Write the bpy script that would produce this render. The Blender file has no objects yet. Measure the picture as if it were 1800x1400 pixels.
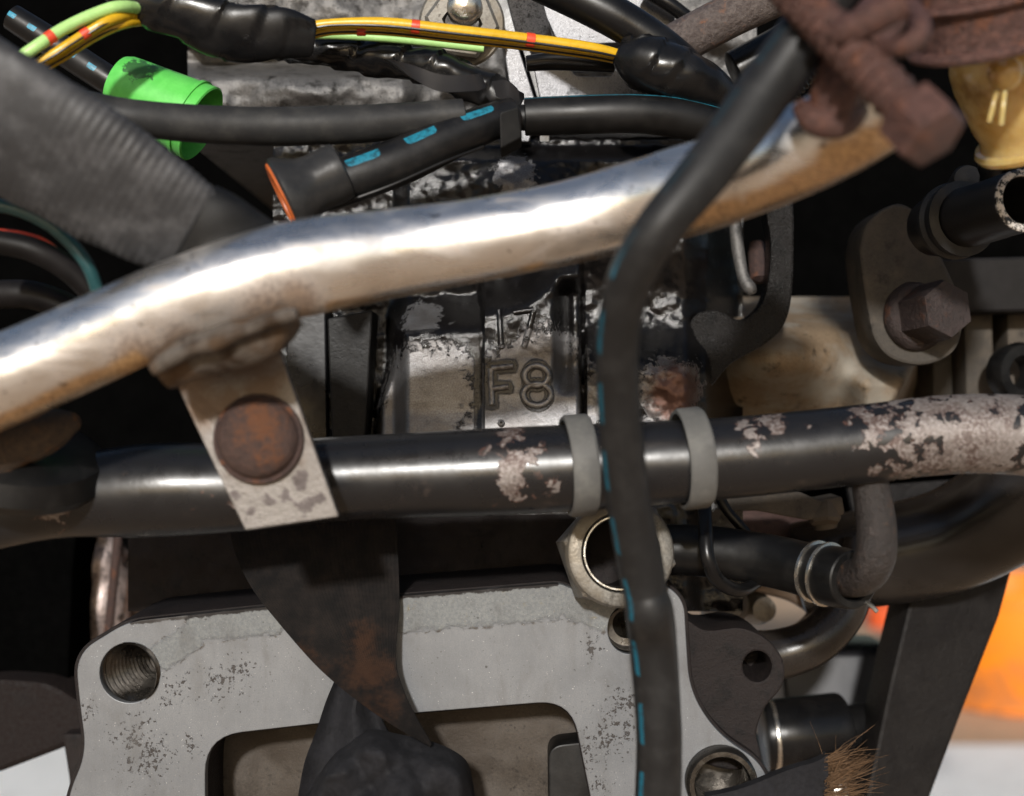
import bpy, bmesh, math, random
import numpy as np
from mathutils import Vector, Matrix, noise

random.seed(7)
SC = bpy.context.scene
COL = SC.collection

# ------------------------------------------------------------------ camera
F = 2500.0            # focal length in photo pixels (50 mm on 36 mm, 1800 px wide)
CAM_Z = 0.62          # camera height over the ground
FOCUS = 0.592
cam_d = bpy.data.cameras.new('camera')
cam = bpy.data.objects.new('camera', cam_d); COL.objects.link(cam)
cam.location = (0, 0, CAM_Z); cam.rotation_euler = (math.radians(90), 0, 0)
cam_d.lens = 50; cam_d.sensor_width = 36
cam_d.clip_start = 0.01; cam_d.clip_end = 500
cam_d.dof.use_dof = True; cam_d.dof.focus_distance = FOCUS; cam_d.dof.aperture_fstop = 6.3
SC.camera = cam

# ------------------------------------------------------------------ sky, sun, exposure
SUN_EL, SUN_AZ = 20.0, -6.0        # elevation; degrees to the right of straight behind the camera
W = bpy.data.worlds.new('World'); SC.world = W; W.use_nodes = True
nt = W.node_tree
sky = nt.nodes.new('ShaderNodeTexSky'); sky.sky_type = 'NISHITA'; sky.sun_disc = False
sky.sun_elevation = math.radians(SUN_EL); sky.sun_rotation = math.radians(180 - SUN_AZ)
sky.air_density = 1.0; sky.dust_density = 2.0
bg = nt.nodes['Background']; bg.inputs['Strength'].default_value = 0.05
nt.links.new(sky.outputs[0], bg.inputs[0])
sun_d = bpy.data.lights.new('sun', 'SUN'); sun_d.energy = 2.2; sun_d.angle = math.radians(3)
sun_d.color = (1.0, 0.975, 0.94)
sun = bpy.data.objects.new('sun', sun_d); COL.objects.link(sun)
_e, _a = math.radians(SUN_EL), math.radians(SUN_AZ)
SUN_DIR = Vector((math.sin(_a)*math.cos(_e), -math.cos(_a)*math.cos(_e), math.sin(_e)))
sun.rotation_euler = SUN_DIR.to_track_quat('Z', 'Y').to_euler()
sun.location = SUN_DIR * 3
SC.view_settings.view_transform = 'Standard'; SC.view_settings.look = 'None'
SC.view_settings.exposure = 0.95; SC.view_settings.gamma = 1.0
SC.view_settings.use_curve_mapping = False

# ------------------------------------------------------------------ helpers: geometry
def P(px, py, d):
    return Vector(((px-900)/F*d, d, CAM_Z + (700-py)/F*d))
def sm(a, b, x):
    t = min(1.0, max(0.0, (x-a)/(b-a))) if a != b else float(x > a)
    return t*t*(3-2*t)
def fb(v, o=3):
    return noise.fractal(v, 1.0, 2.0, o)

def finish(name, data, m, parent=None, smooth=38, subs=0):
    V, Fc, U = [], [], []
    anyuv = any(len(x) > 2 and x[2] is not None for x in data)
    for dta in data:
        off = len(V); V += [tuple(v) for v in dta[0]]
        Fc += [tuple(i+off for i in f) for f in dta[1]]
        if anyuv:
            if len(dta) > 2 and dta[2] is not None: U += dta[2]
            else: U += [[(0, 0)]*len(f) for f in dta[1]]
    A = np.array(V); lo, hi = A.min(0), A.max(0)
    c = Vector(((lo[0]+hi[0])/2, (lo[1]+hi[1])/2, lo[2] if parent is None else (lo[2]+hi[2])/2))
    me = bpy.data.meshes.new(name)
    me.from_pydata([tuple(Vector(v)-c) for v in V], [], Fc)
    if anyuv:
        uvl = me.uv_layers.new(name='UVMap'); k = 0
        for f in U:
            for uv in f:
                uvl.data[k].uv = uv; k += 1
    me.validate(); me.update()
    bm = bmesh.new(); bm.from_mesh(me); bmesh.ops.recalc_face_normals(bm, faces=bm.faces); bm.to_mesh(me); bm.free()
    me.shade_smooth() if hasattr(me, 'shade_smooth') else None
    me.polygons.foreach_set('use_smooth', [True]*len(me.polygons))
    try: me.set_sharp_from_angle(angle=math.radians(smooth))
    except Exception: pass
    me.materials.append(m)
    o = bpy.data.objects.new(name, me); COL.objects.link(o)
    if parent is not None:
        o.parent = parent
        w = parent.get('_w')
        pw = Vector(w) if w else Vector(parent.location)
        o.location = c - pw; o['_w'] = tuple(c)
    else:
        o.location = c; o['_w'] = tuple(c)
    return o

def thing(name, label, cat, loc, group=None):
    o = bpy.data.objects.new(name, None); COL.objects.link(o)
    o.empty_display_size = 0.01
    o.location = loc; o['_w'] = tuple(loc); o['label'] = label; o['category'] = cat
    if group: o['group'] = group
    return o
def tag(o, label, cat, group=None):
    o['label'] = label; o['category'] = cat
    if group: o['group'] = group
    return o

def spline(pts, step):
    """Catmull-Rom through rows of numbers; step in pixels of the first two columns"""
    A = [np.array(p, float) for p in pts]
    A = [2*A[0]-A[1]] + A + [2*A[-1]-A[-2]]
    out = []
    for i in range(1, len(A)-2):
        p0, p1, p2, p3 = A[i-1:i+3]
        n = max(2, int(np.linalg.norm((p2-p1)[:2])/step))
        for k in range(n):
            t = k/n
            out.append(0.5*((2*p1)+(-p0+p2)*t+(2*p0-5*p1+4*p2-p3)*t*t+(-p0+3*p1-3*p2+p3)*t**3))
    out.append(A[-2]); return out

def tube(pts, seg=28, step=7, ref=(0, -0.3, 1), ribs=None, wob=0.0, flat=None, ends=('cap', 'cap'), wall=0.72, bore=3.0, seed=0.0, twist=0.0, fix=False):
    """swept tube; pts rows (px, py, depth, radius px). uv: u = metres along, v = turn from ref"""
    S = spline(pts, step)
    C = [P(s[0], s[1], s[2]) for s in S]; R = [max(1e-5, s[3]*s[2]/F) for s in S]
    V, Fc, U = [], [], []
    n = len(C); T = []
    for i in range(n):
        T.append((C[min(n-1, i+1)]-C[max(0, i-1)]).normalized())
    r0 = Vector(ref); N = (r0-T[0]*r0.dot(T[0])).normalized(); L = 0.0
    rings = []
    for i in range(n):
        if i:
            L += (C[i]-C[i-1]).length
            N = ((r0-T[i]*r0.dot(T[i])) if fix else (N-T[i]*N.dot(T[i]))).normalized()
        B = T[i].cross(N)
        rings.append((C[i], N.copy(), B, R[i], L, T[i]))
    full = []
    # rounded / hollow ends
    def ring(c, N, B, r, L):
        base = len(V)
        for k in range(seg):
            a = 2*math.pi*k/seg
            rr = r
            if ribs: rr *= 1+ribs[0]*math.sin(2*math.pi*L/ribs[1])*(ribs[2](L) if len(ribs) > 2 else 1)
            if flat: rx, ry = flat
            else: rx = ry = 1
            dv = N*(math.cos(a)*rr*rx)+B*(math.sin(a)*rr*ry)
            p = c+dv
            if wob:
                p = p+dv.normalized()*(wob*r*fb(Vector((p.x*60+seed, p.y*60, p.z*60)), 3))
            V.append(p)
        full.append((base, L))
    if twist:
        for i in range(n):
            c, N, B, r, L_, t = rings[i]; a = twist*i/(n-1)
            rings[i] = (c, N*math.cos(a)+B*math.sin(a), B*math.cos(a)-N*math.sin(a), r, L_, t)
    c, N, B, r, L, t = rings[0]
    if ends[0] == 'cap':
        ring(c-t*0.0*r, N, B, r*0.02, L); ring(c, N, B, r*0.88, L)
        ring(c+t*r*0.06, N, B, r*0.985, L+r*.06)
    elif ends[0] == 'hollow':
        ring(c+t*r*bore, N, B, r*0.01, L-5); ring(c+t*r*bore, N, B, r*wall, L-5); ring(c+t*r*0.05, N, B, r*wall, L-.02); ring(c, N, B, r*(wall+.05), L); ring(c, N, B, r*0.95, L); ring(c+t*r*.05, N, B, r, L)
    for (c, N, B, r, L, t) in rings[(1 if ends[0] else 0):(-1 if ends[1] else None)]:
        ring(c, N, B, r, L)
    c, N, B, r, L, t = rings[-1]
    if ends[1] == 'cap':
        ring(c-t*r*0.06, N, B, r*0.985, L); ring(c, N, B, r*0.88, L); ring(c, N, B, r*0.02, L)
    elif ends[1] == 'hollow':
        ring(c-t*r*.05, N, B, r, L); ring(c, N, B, r*.95, L); ring(c, N, B, r*(wall+.05), L); ring(c-t*r*.05, N, B, r*wall, L); ring(c-t*r*bore, N, B, r*wall, L); ring(c-t*r*bore, N, B, r*.01, L)
    for j in range(len(full)-1):
        a, La = full[j]; b, Lb = full[j+1]
        for k in range(seg):
            k2 = (k+1) % seg
            Fc.append((a+k, a+k2, b+k2, b+k))
            U.append([(La, k/seg), (La, (k+1)/seg), (Lb, (k+1)/seg), (Lb, k/seg)])
    return V, Fc, U

def lathe(profile, O, axis, sides=40, phase=0.0, ref=(0, 0, 1)):
    """profile rows (radius m, height m) along axis from O"""
    ax = Vector(axis).normalized(); r0 = Vector(ref)
    if abs(ax.dot(r0)) > .999: r0 = Vector((1, 0, 0))
    N = (r0-ax*r0.dot(ax)).normalized(); B = ax.cross(N)
    V, Fc, U = [], [], []
    for r, h in profile:
        for k in range(sides):
            a = 2*math.pi*k/sides+phase
            V.append(O+ax*h+N*(math.cos(a)*r)+B*(math.sin(a)*r))
    for j in range(len(profile)-1):
        for k in range(sides):
            k2 = (k+1) % sides
            Fc.append((j*sides+k, j*sides+k2, (j+1)*sides+k2, (j+1)*sides+k))
            h0, h1 = profile[j][1], profile[j+1][1]
            U.append([(h0, k/sides), (h0, (k+1)/sides), (h1, (k+1)/sides), (h1, k/sides)])
    return V, Fc, U

def fillet(pts, n=7):
    """polyline with (x, y[, r]) -> rounded corner polyline"""
    out = []; m = len(pts)
    for i in range(m):
        p = np.array(pts[i][:2], float); r = pts[i][2] if len(pts[i]) > 2 else 0
        if r <= 0: out.append(tuple(p)); continue
        a = np.array(pts[i-1][:2], float); b = np.array(pts[(i+1) % m][:2], float)
        ua, ub = a-p, b-p; la, lb = np.linalg.norm(ua), np.linalg.norm(ub); ua /= la; ub /= lb
        k = min(r, la*.49, lb*.49)
        s, e = p+ua*k, p+ub*k
        for q in range(n+1):
            t = q/n
            out.append(tuple((1-t)**2*s+2*t*(1-t)*p+t*t*e))
    return out
def circ(cx, cy, r, n=36, ry=None, rot=0):
    ry = ry or r; o = []
    for k in range(n):
        a = 2*math.pi*k/n; x, y = math.cos(a)*r, math.sin(a)*ry
        o.append((cx+x*math.cos(rot)-y*math.sin(rot), cy+x*math.sin(rot)+y*math.cos(rot)))
    return o
def smoothloop(pts, step=8):
    A = [tuple(p[:2]) for p in pts]; n = len(A); out = []
    for i in range(n):
        p0, p1, p2, p3 = [np.array(A[(i+k-1) % n], float) for k in range(4)]
        m = max(2, int(np.linalg.norm(p2-p1)/step))
        for k in range(m):
            t = k/m
            out.append(tuple(0.5*((2*p1)+(-p0+p2)*t+(2*p0-5*p1+4*p2-p3)*t*t+(-p0+3*p1-3*p2+p3)*t**3)))
    return out

def plate(outline, d, t, holes=(), bevel=1.5, tilt=(0, 0)):
    """slab with its front face at depth d, outline in photo pixels at that depth"""
    cu = bpy.data.curves.new('tmp', 'CURVE'); cu.dimensions = '2D'; cu.fill_mode = 'BOTH'
    bv = bevel*d/F
    cu.bevel_depth = bv; cu.bevel_resolution = 1; cu.offset = -bv; cu.extrude = max(1e-5, t/2-bv)
    cx = sum(p[0] for p in outline)/len(outline); cy = sum(p[1] for p in outline)/len(outline)
    for loop in [outline]+list(holes):
        sp = cu.splines.new('POLY'); sp.points.add(len(loop)-1); sp.use_cyclic_u = True
        for i, p in enumerate(loop):
            q = P(p[0], p[1], d); sp.points[i].co = (q.x, q.z, 0, 1)
    ob = bpy.data.objects.new('tmp', cu); COL.objects.link(ob)
    me = bpy.data.meshes.new_from_object(ob)
    c0 = P(cx, cy, d)
    V = [Vector((v.co.x, d+t/2-v.co.z+tilt[0]*(v.co.x-c0.x)+tilt[1]*(v.co.y-c0.z), v.co.y)) for v in me.vertices]
    Fc = [tuple(p.vertices) for p in me.polygons]
    bm = bmesh.new(); bm.from_mesh(me); bmesh.ops.remove_doubles(bm, verts=bm.verts, dist=1e-7)
    bm.free()
    bpy.data.objects.remove(ob); bpy.data.curves.remove(cu); bpy.data.meshes.remove(me)
    return V, Fc

def field(x0, x1, y0, y1, step, depth, back=None, mask=None):
    """height field: depth(px, py) in metres; closed by a skirt running back to depth `back`"""
    nx = int((x1-x0)/step)+1; ny = int((y1-y0)/step)+1
    V, Fc = [], []
    for j in range(ny):
        for i in range(nx):
            x = x0+(x1-x0)*i/(nx-1); y = y0+(y1-y0)*j/(ny-1)
            V.append(P(x, y, depth(x, y)))
    for j in range(ny-1):
        for i in range(nx-1):
            Fc.append((j*nx+i, j*nx+i+1, (j+1)*nx+i+1, (j+1)*nx+i))
    if back:
        edge = [i for i in range(nx)]+[j*nx+nx-1 for j in range(1, ny)]+[(ny-1)*nx+i for i in range(nx-2, -1, -1)]+[j*nx for j in range(ny-2, 0, -1)]
        b = len(V)
        for e in edge: V.append(Vector((V[e].x, back, V[e].z)))
        m = len(edge)
        for k in range(m): Fc.append((edge[k], edge[(k+1) % m], b+(k+1) % m, b+k))
        Fc.append(tuple(b+k for k in range(m)))
    return V, Fc

def ribbon(rows, across=10, thick=0.0012, step=10, wav=0.0, fold=None):
    """cloth band; rows (ax, ay, ad, bx, by, bd): the two edges"""
    S = spline(rows, step); V, Fc, U = [], [], []; L = 0; prev = None; n = len(S); us = []
    for s in S:
        a, b = P(*s[:3]), P(*s[3:6]); mid = (a+b)/2
        if prev is not None: L += (mid-prev).length
        prev = mid; us.append(L)
        for k in range(across+1):
            t = k/across; p = a.lerp(b, t)
            if wav: p.y += wav*fb(Vector((p.x*22, 3.1, p.z*22)), 2)
            if fold: p.y += fold(t, L)
            V.append(p)
    m = across+1; q = len(V)
    V += [v+Vector((0, thick, 0)) for v in V]
    for j in range(n-1):
        for k in range(across):
            a = j*m+k
            Fc.append((a, a+1, a+m+1, a+m)); U.append([(us[j], k/across), (us[j], (k+1)/across), (us[j+1], (k+1)/across), (us[j+1], k/across)])
            Fc.append((q+a, q+a+m, q+a+m+1, q+a+1)); U.append([(us[j], k/across), (us[j+1], k/across), (us[j+1], (k+1)/across), (us[j], (k+1)/across)])
    for j in range(n-1):
        for k in (0, across):
            a = j*m+k; Fc.append((a, a+m, q+a+m, q+a)); U.append([(us[j], 0)]*4)
    for j in (0, n-1):
        for k in range(across):
            a = j*m+k; Fc.append((a, a+1, q+a+1, q+a)); U.append([(us[j], 0)]*4)
    return V, Fc, U

# ------------------------------------------------------------------ helpers: materials
class Mat:
    def __init__(s, name, **kw):
        s.m = bpy.data.materials.new(name); s.m.use_nodes = True; s.t = s.m.node_tree
        s.b = s.t.nodes['Principled BSDF']; s.p = s.t.nodes.new('ShaderNodeNewGeometry').outputs['Position']
        s.bumps = None
        for k, v in kw.items(): s.set(k.replace('_', ' '), v)
    def link(s, a, b): s.t.links.new(a, b)
    def put(s, sock, v):
        if isinstance(v, bpy.types.NodeSocket): s.link(v, sock)
        elif isinstance(v, (tuple, list)) and len(v) == 3 and sock.type == 'RGBA': sock.default_value = (*v, 1)
        else: sock.default_value = v
    NAMES = {'base': 'Base Color', 'rough': 'Roughness', 'metal': 'Metallic', 'coat': 'Coat Weight', 'coatrough': 'Coat Roughness', 'spec': 'Specular IOR Level', 'trans': 'Transmission Weight', 'sss': 'Subsurface Weight'}
    def set(s, k, v): s.put(s.b.inputs[s.NAMES.get(k, k)], v); return s
    def scale(s, v, vec=None):
        n = s.t.nodes.new('ShaderNodeVectorMath'); n.operation = 'MULTIPLY'; s.link(vec or s.p, n.inputs[0]); n.inputs[1].default_value = v; return n.outputs[0]
    def noise(s, sc, det=5, ro=.6, dist=0, vec=None):
        n = s.t.nodes.new('ShaderNodeTexNoise'); n.inputs['Scale'].default_value = sc; n.inputs['Detail'].default_value = det
        n.inputs['Roughness'].default_value = ro; n.inputs['Distortion'].default_value = dist; s.link(vec or s.p, n.inputs['Vector']); return n.outputs['Fac']
    def vor(s, sc, vec=None, feat='F1'):
        n = s.t.nodes.new('ShaderNodeTexVoronoi'); n.feature = feat; n.inputs['Scale'].default_value = sc; s.link(vec or s.p, n.inputs['Vector']); return n.outputs['Distance']
    def ma(s, op, a, b=0.0, c=0.0):
        n = s.t.nodes.new('ShaderNodeMath'); n.operation = op; s.put(n.inputs[0], a); s.put(n.inputs[1], b)
        if op in ('MULTIPLY_ADD', 'COMPARE', 'SMOOTH_MAX'): s.put(n.inputs[2], c)
        return n.outputs[0]
    def step(s, x, a, b, lo=0.0, hi=1.0):
        n = s.t.nodes.new('ShaderNodeMapRange'); n.interpolation_type = 'SMOOTHSTEP'
        s.put(n.inputs['Value'], x); n.inputs['From Min'].default_value = min(a, b); n.inputs['From Max'].default_value = max(a, b)
        n.inputs['To Min'].default_value = lo if a <= b else hi; n.inputs['To Max'].default_value = hi if a <= b else lo
        return n.outputs['Result']
    def mix(s, f, a, b):
        n = s.t.nodes.new('ShaderNodeMix'); n.data_type = 'RGBA'; s.put(n.inputs[0], f); s.put(n.inputs[6], a); s.put(n.inputs[7], b); return n.outputs[2]
    def mixf(s, f, a, b):
        n = s.t.nodes.new('ShaderNodeMix'); n.data_type = 'FLOAT'; s.put(n.inputs[0], f); s.put(n.inputs[2], a); s.put(n.inputs[3], b); return n.outputs[0]
    def blobs(s, pts, stretch=(1, .3, 1)):
        """largest of (1 - distance/radius) over spots (px, py, depth, radius px)"""
        out = None; sp = s.scale(stretch) if stretch != (1, 1, 1) else s.p
        for (x, y, d, r) in pts:
            q = P(x, y, d); n = s.t.nodes.new('ShaderNodeVectorMath'); n.operation = 'DISTANCE'
            s.link(sp, n.inputs[0]); n.inputs[1].default_value = (q.x*stretch[0], q.y*stretch[1], q.z*stretch[2])
            v = s.ma('MULTIPLY_ADD', n.outputs['Value'], -F/(d*r), 1.0)
            out = v if out is None else s.ma('MAXIMUM', out, v)
        return out
    def line(s, a, b, d, w):
        """1 on the line through photo points a, b at depth d, falling to 0 at w px to the side; 0 past the ends"""
        A, B = P(a[0], a[1], d), P(b[0], b[1], d); L = (B-A).length; T = (B-A)/L; N = Vector((-T.z, 0, T.x))
        v = s.t.nodes.new('ShaderNodeVectorMath'); v.operation = 'SUBTRACT'; s.link(s.p, v.inputs[0]); v.inputs[1].default_value = A
        def dot(q):
            n = s.t.nodes.new('ShaderNodeVectorMath'); n.operation = 'DOT_PRODUCT'; s.link(v.outputs[0], n.inputs[0]); n.inputs[1].default_value = q; return n.outputs['Value']
        k = s.ma('MULTIPLY_ADD', s.ma('ABSOLUTE', dot(N)), -F/(d*w), 1.0)
        t = dot(T); e = s.ma('MULTIPLY', s.step(t, -.3*w*d/F, .6*w*d/F), s.step(t, L+.3*w*d/F, L-.6*w*d/F))
        return s.ma('MULTIPLY', s.ma('MAXIMUM', k, 0.0), e)
    def ring(s, c, r, d, w):
        n = s.t.nodes.new('ShaderNodeVectorMath'); n.operation = 'DISTANCE'; s.link(s.scale((1, 0, 1)), n.inputs[0]); q = P(c[0], c[1], d); n.inputs[1].default_value = (q.x, 0, q.z)
        return s.ma('MAXIMUM', s.ma('MULTIPLY_ADD', s.ma('ABSOLUTE', s.ma('SUBTRACT', n.outputs['Value'], r*d/F)), -F/(d*w), 1.0), 0.0)
    def bump(s, h, dist, strength=1.0):
        n = s.t.nodes.new('ShaderNodeBump'); n.inputs['Strength'].default_value = strength; n.inputs['Distance'].default_value = dist
        s.put(n.inputs['Height'], h)
        if s.bumps is not None: s.link(s.bumps, n.inputs['Normal'])
        s.bumps = n.outputs[0]; s.link(s.bumps, s.b.inputs['Normal']); return s
    def uv(s):
        n = s.t.nodes.new('ShaderNodeUVMap'); x = s.t.nodes.new('ShaderNodeSeparateXYZ'); s.link(n.outputs[0], x.inputs[0]); return x.outputs[0], x.outputs[1]
    def sep(s):
        x = s.t.nodes.new('ShaderNodeSeparateXYZ'); s.link(s.p, x.inputs[0]); return x.outputs

def rubber(name, base=(.010, .010, .0105), rough=.42, dust=.25, dash=None, dustcol=(.085, .08, .075), scr=True):
    M = Mat(name); base = tuple(c*.42 for c in base); dustcol = tuple(c*.42 for c in dustcol)
    n = M.noise(90, 6, .65); n2 = M.noise(700, 4, .7); n3 = M.noise(30, 3)
    f = M.ma('MULTIPLY', M.step(n, .42, .75), dust)
    f = M.ma('ADD', f, M.ma('MULTIPLY', M.step(n2, .58, .75), dust*.8))
    col = M.mix(f, base, dustcol)
    if dash:
        period, duty, v0, hw, c = dash[:5]; off = dash[5] if len(dash) > 5 else 0
        u, v = M.uv()
        fr = M.ma('FRACT', M.ma('DIVIDE', M.ma('ADD', u, off), period))
        dv = M.ma('ABSOLUTE', M.ma('SUBTRACT', v, v0))
        dv = M.ma('ADD', dv, M.ma('MULTIPLY', M.ma('SUBTRACT', n2, .5), .010))
        e1 = M.ma('POWER', M.ma('DIVIDE', M.ma('ABSOLUTE', M.ma('SUBTRACT', fr, duty/2)), duty/2), 8.0)
        e2 = M.ma('POWER', M.ma('DIVIDE', M.ma('MAXIMUM', dv, 0.0), hw), 4.0)
        a = M.step(M.ma('ADD', e1, e2), 1.25, .75)
        if len(dash) > 6: a = M.ma('MULTIPLY', a, M.step(u, dash[6], dash[6]+.012, .12, 1.0))
        a = M.ma('MULTIPLY', a, M.step(M.noise(380, 4, .7), .34, .56, .35, 1))
        col = M.mix(a, col, c)
    M.set('base', col).set('rough', M.step(n3, .3, .7, rough-.08, rough+.14))
    M.set('spec', .3)
    M.bump(n2, .00012, .35).bump(n3, .0012, .3)
    return M.m

def rust(name, dark=(.050, .030, .027), mid=(.115, .066, .055), org=(.30, .10, .03), amt=.5, pts=None, rough=.75, sc=1.0):
    M = Mat(name); dark, mid, org = [tuple(c*.62 for c in q) for q in (dark, mid, org)]
    n = M.noise(120*sc, 7, .7); n2 = M.noise(480*sc, 6, .75); n3 = M.noise(45*sc, 4)
    col = M.mix(M.step(n2, .3, .7), dark, mid)
    o = M.step(n, .62-amt*.2, .78-amt*.2)
    if pts: o = M.ma('MAXIMUM', M.ma('MULTIPLY', o, .35), M.step(M.ma('ADD', M.blobs(pts), M.ma('ADD', M.ma('MULTIPLY', M.ma('SUBTRACT', n, .5), 2.0), M.ma('MULTIPLY', M.ma('SUBTRACT', n2, .5), 1.8))), .1, .9))
    col = M.mix(M.ma('MULTIPLY', o, .85), col, org)
    col = M.mix(M.ma('MULTIPLY', M.step(n3, .58, .75), .22), col, (.17, .125, .11))
    M.set('base', col).set('rough', M.step(n2, .3, .7, rough-.15, rough+.1)).set('metal', .15)
    M.bump(n2, .0009, .8).bump(n, .0016, .6)
    return M.m

def cast(name, base=(.30, .29, .28), dark=(.05, .045, .04), dirt=.5, rough=.55, metal=.35, grain=900, tint=None, bumpd=.0004, dirtsc=110):
    M = Mat(name); base = tuple(c*.54 for c in base); dark = tuple(c*.45 for c in dark); tint = tint and tuple(c*.54 for c in tint)
    M.set('spec', .25)
    n = M.noise(dirtsc, 7, .7); g = M.noise(grain, 5, .75); n3 = M.noise(dirtsc*.35, 5, .6)
    col = M.mix(M.step(g, .35, .68), tuple(c*.62 for c in base), base)
    d = M.step(n, .60-.22*dirt, .72-.1*dirt)
    col = M.mix(M.ma('MULTIPLY', d, .9), col, dark)
    sp = M.step(M.noise(grain*.55, 3, .6), .64, .70)
    col = M.mix(M.ma('MULTIPLY', sp, .8), col, dark)
    if tint: col = M.mix(M.step(n3, .42, .66), col, tint)
    M.set('base', col).set('rough', M.step(g, .3, .7, rough-.12, rough+.15)).set('metal', metal)
    M.bump(g, bumpd, .7).bump(n, bumpd*3, .5)
    return M.m

def simple(name, base, rough=.5, metal=0.0, nsc=300, var=.25, bump=.0002, **kw):
    M = Mat(name); n = M.noise(nsc, 6, .65); n2 = M.noise(nsc*.22, 4)
    f = M.ma('MULTIPLY', M.ma('ADD', M.step(n, .3, .7), M.step(n2, .3, .7)), .5)
    M.set('base', M.mix(f, tuple(c*(1-var) for c in base), tuple(min(1, c*(1+var)) for c in base)))
    M.set('rough', M.step(n2, .3, .7, max(.03, rough-.1), min(1, rough+.1))).set('metal', metal)
    for k, v in kw.items(): M.set(k, v)
    if bump: M.bump(n, bump, .5)
    return M.m

# --- the particular materials
BLUE = (.007, .085, .13)
m_hose = rubber('hose_rubber_dashed', (.026, .026, .027), .50, .35, dustcol=(.10, .10, .10), dash=(.0252, .60, .0, .046, BLUE, .004, .100))
m_branch = rubber('branch_hose_dashed', (.012, .012, .013), .42, .3, dash=(.0245, .55, .0, .07, (.014, .15, .22), .012))
m_branch_clip = rubber('clip_rubber', (.008, .008, .008), .75, .2)
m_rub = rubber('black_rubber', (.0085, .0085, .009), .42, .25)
m_rubdust = rubber('dusty_rubber', (.040, .040, .041), .5, .5, dustcol=(.13, .125, .115))
m_rubline = rubber('rubber_with_line', (.0085, .0085, .009), .42, .22, dash=(10, 2, .0, .03, (.03, .28, .40)))
m_boot = rubber('boot_rubber', (.045, .045, .046), .36, .4, dustcol=(.15, .145, .14))
m_grey_band = rubber('grey_band_rubber', (.21, .208, .20), .62, .8, dustcol=(.33, .325, .30))
m_sleeve = rubber('ribbed_sleeve', (.065, .065, .069), .5, .6, dustcol=(.23, .23, .24))
m_tape = rubber('harness_tape', (.012, .012, .013), .26, .2)
m_cable = rubber('black_cable', (.010, .010, .011), .3, .12)
m_blackp = simple('black_paint', (.008, .008, .009), .3, 0, 200, .5)
m_blackm = simple('dark_shadowed_steel', (.007, .006, .006), .55, 0, 150, .5, spec=.15)
m_rust = rust('rusty_steel', amt=.35)
m_rustclamp = rust('rusty_clamp', (.055, .024, .019), (.215, .100, .078), (.26, .09, .035), .35, rough=.42)
m_rusthead = rust('rusty_bolt_head', (.060, .034, .028), (.125, .072, .058), (.20, .075, .028), .3, pts=[(462, 745, .487, 60), (470, 800, .487, 38)])
m_rustdark = rust('dark_rusty_bolt', (.030, .020, .018), (.066, .044, .040), (.14, .05, .02), .35, rough=.55)
m_castgrey = cast('grey_casting', (.34, .33, .32), dirt=.45, rough=.42, metal=.55, grain=1100)
m_castbrown = cast('dusty_brown_casting', (.44, .32, .205), (.06, .04, .025), .25, .75, .05, 1200, tint=(.44, .40, .335))
m_castdark = cast('dark_casting', (.030, .022, .021), (.012, .010, .010), .45, .62, .1, 1000, bumpd=.0006)
m_lug = cast('grey_brown_lug', (.13, .115, .098), (.05, .045, .04), .3, .7, .15, 1200, tint=(.17, .14, .11))
m_zinc = cast('zinc_plate', (.44, .42, .38), (.09, .08, .065), .35, .45, .5, 900, tint=(.27, .235, .185), bumpd=.00015)
m_bracketgrey = cast('bracket_grey', (.22, .22, .23), (.03, .03, .03), .30, .34, .7, 1400, bumpd=.00012)
m_yellow = simple('yellow_wire', (.56, .33, .012), .32, 0, 400, .15)
m_green_wire = simple('pale_green_wire', (.36, .60, .20), .34, 0, 400, .12)
m_blackwire = simple('black_wire', (.012, .012, .013), .35, 0, 400, .3)
m_redband = simple('red_band', (.55, .05, .015), .4, 0, 500, .2)
m_orange = simple('orange_rubber', (.50, .11, .02), .5, 0, 300, .25)
m_teal = simple('teal_wire', (.015, .06, .065), .35, 0, 300, .2)
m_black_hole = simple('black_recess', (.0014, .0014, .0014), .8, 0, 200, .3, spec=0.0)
m_steel = simple('bright_steel', (.55, .52, .47), .25, .95, 800, .15)
m_brush = simple('brown_bristle', (.10, .06, .034), .75, 0, 700, .6, 0, spec=.1)

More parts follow.
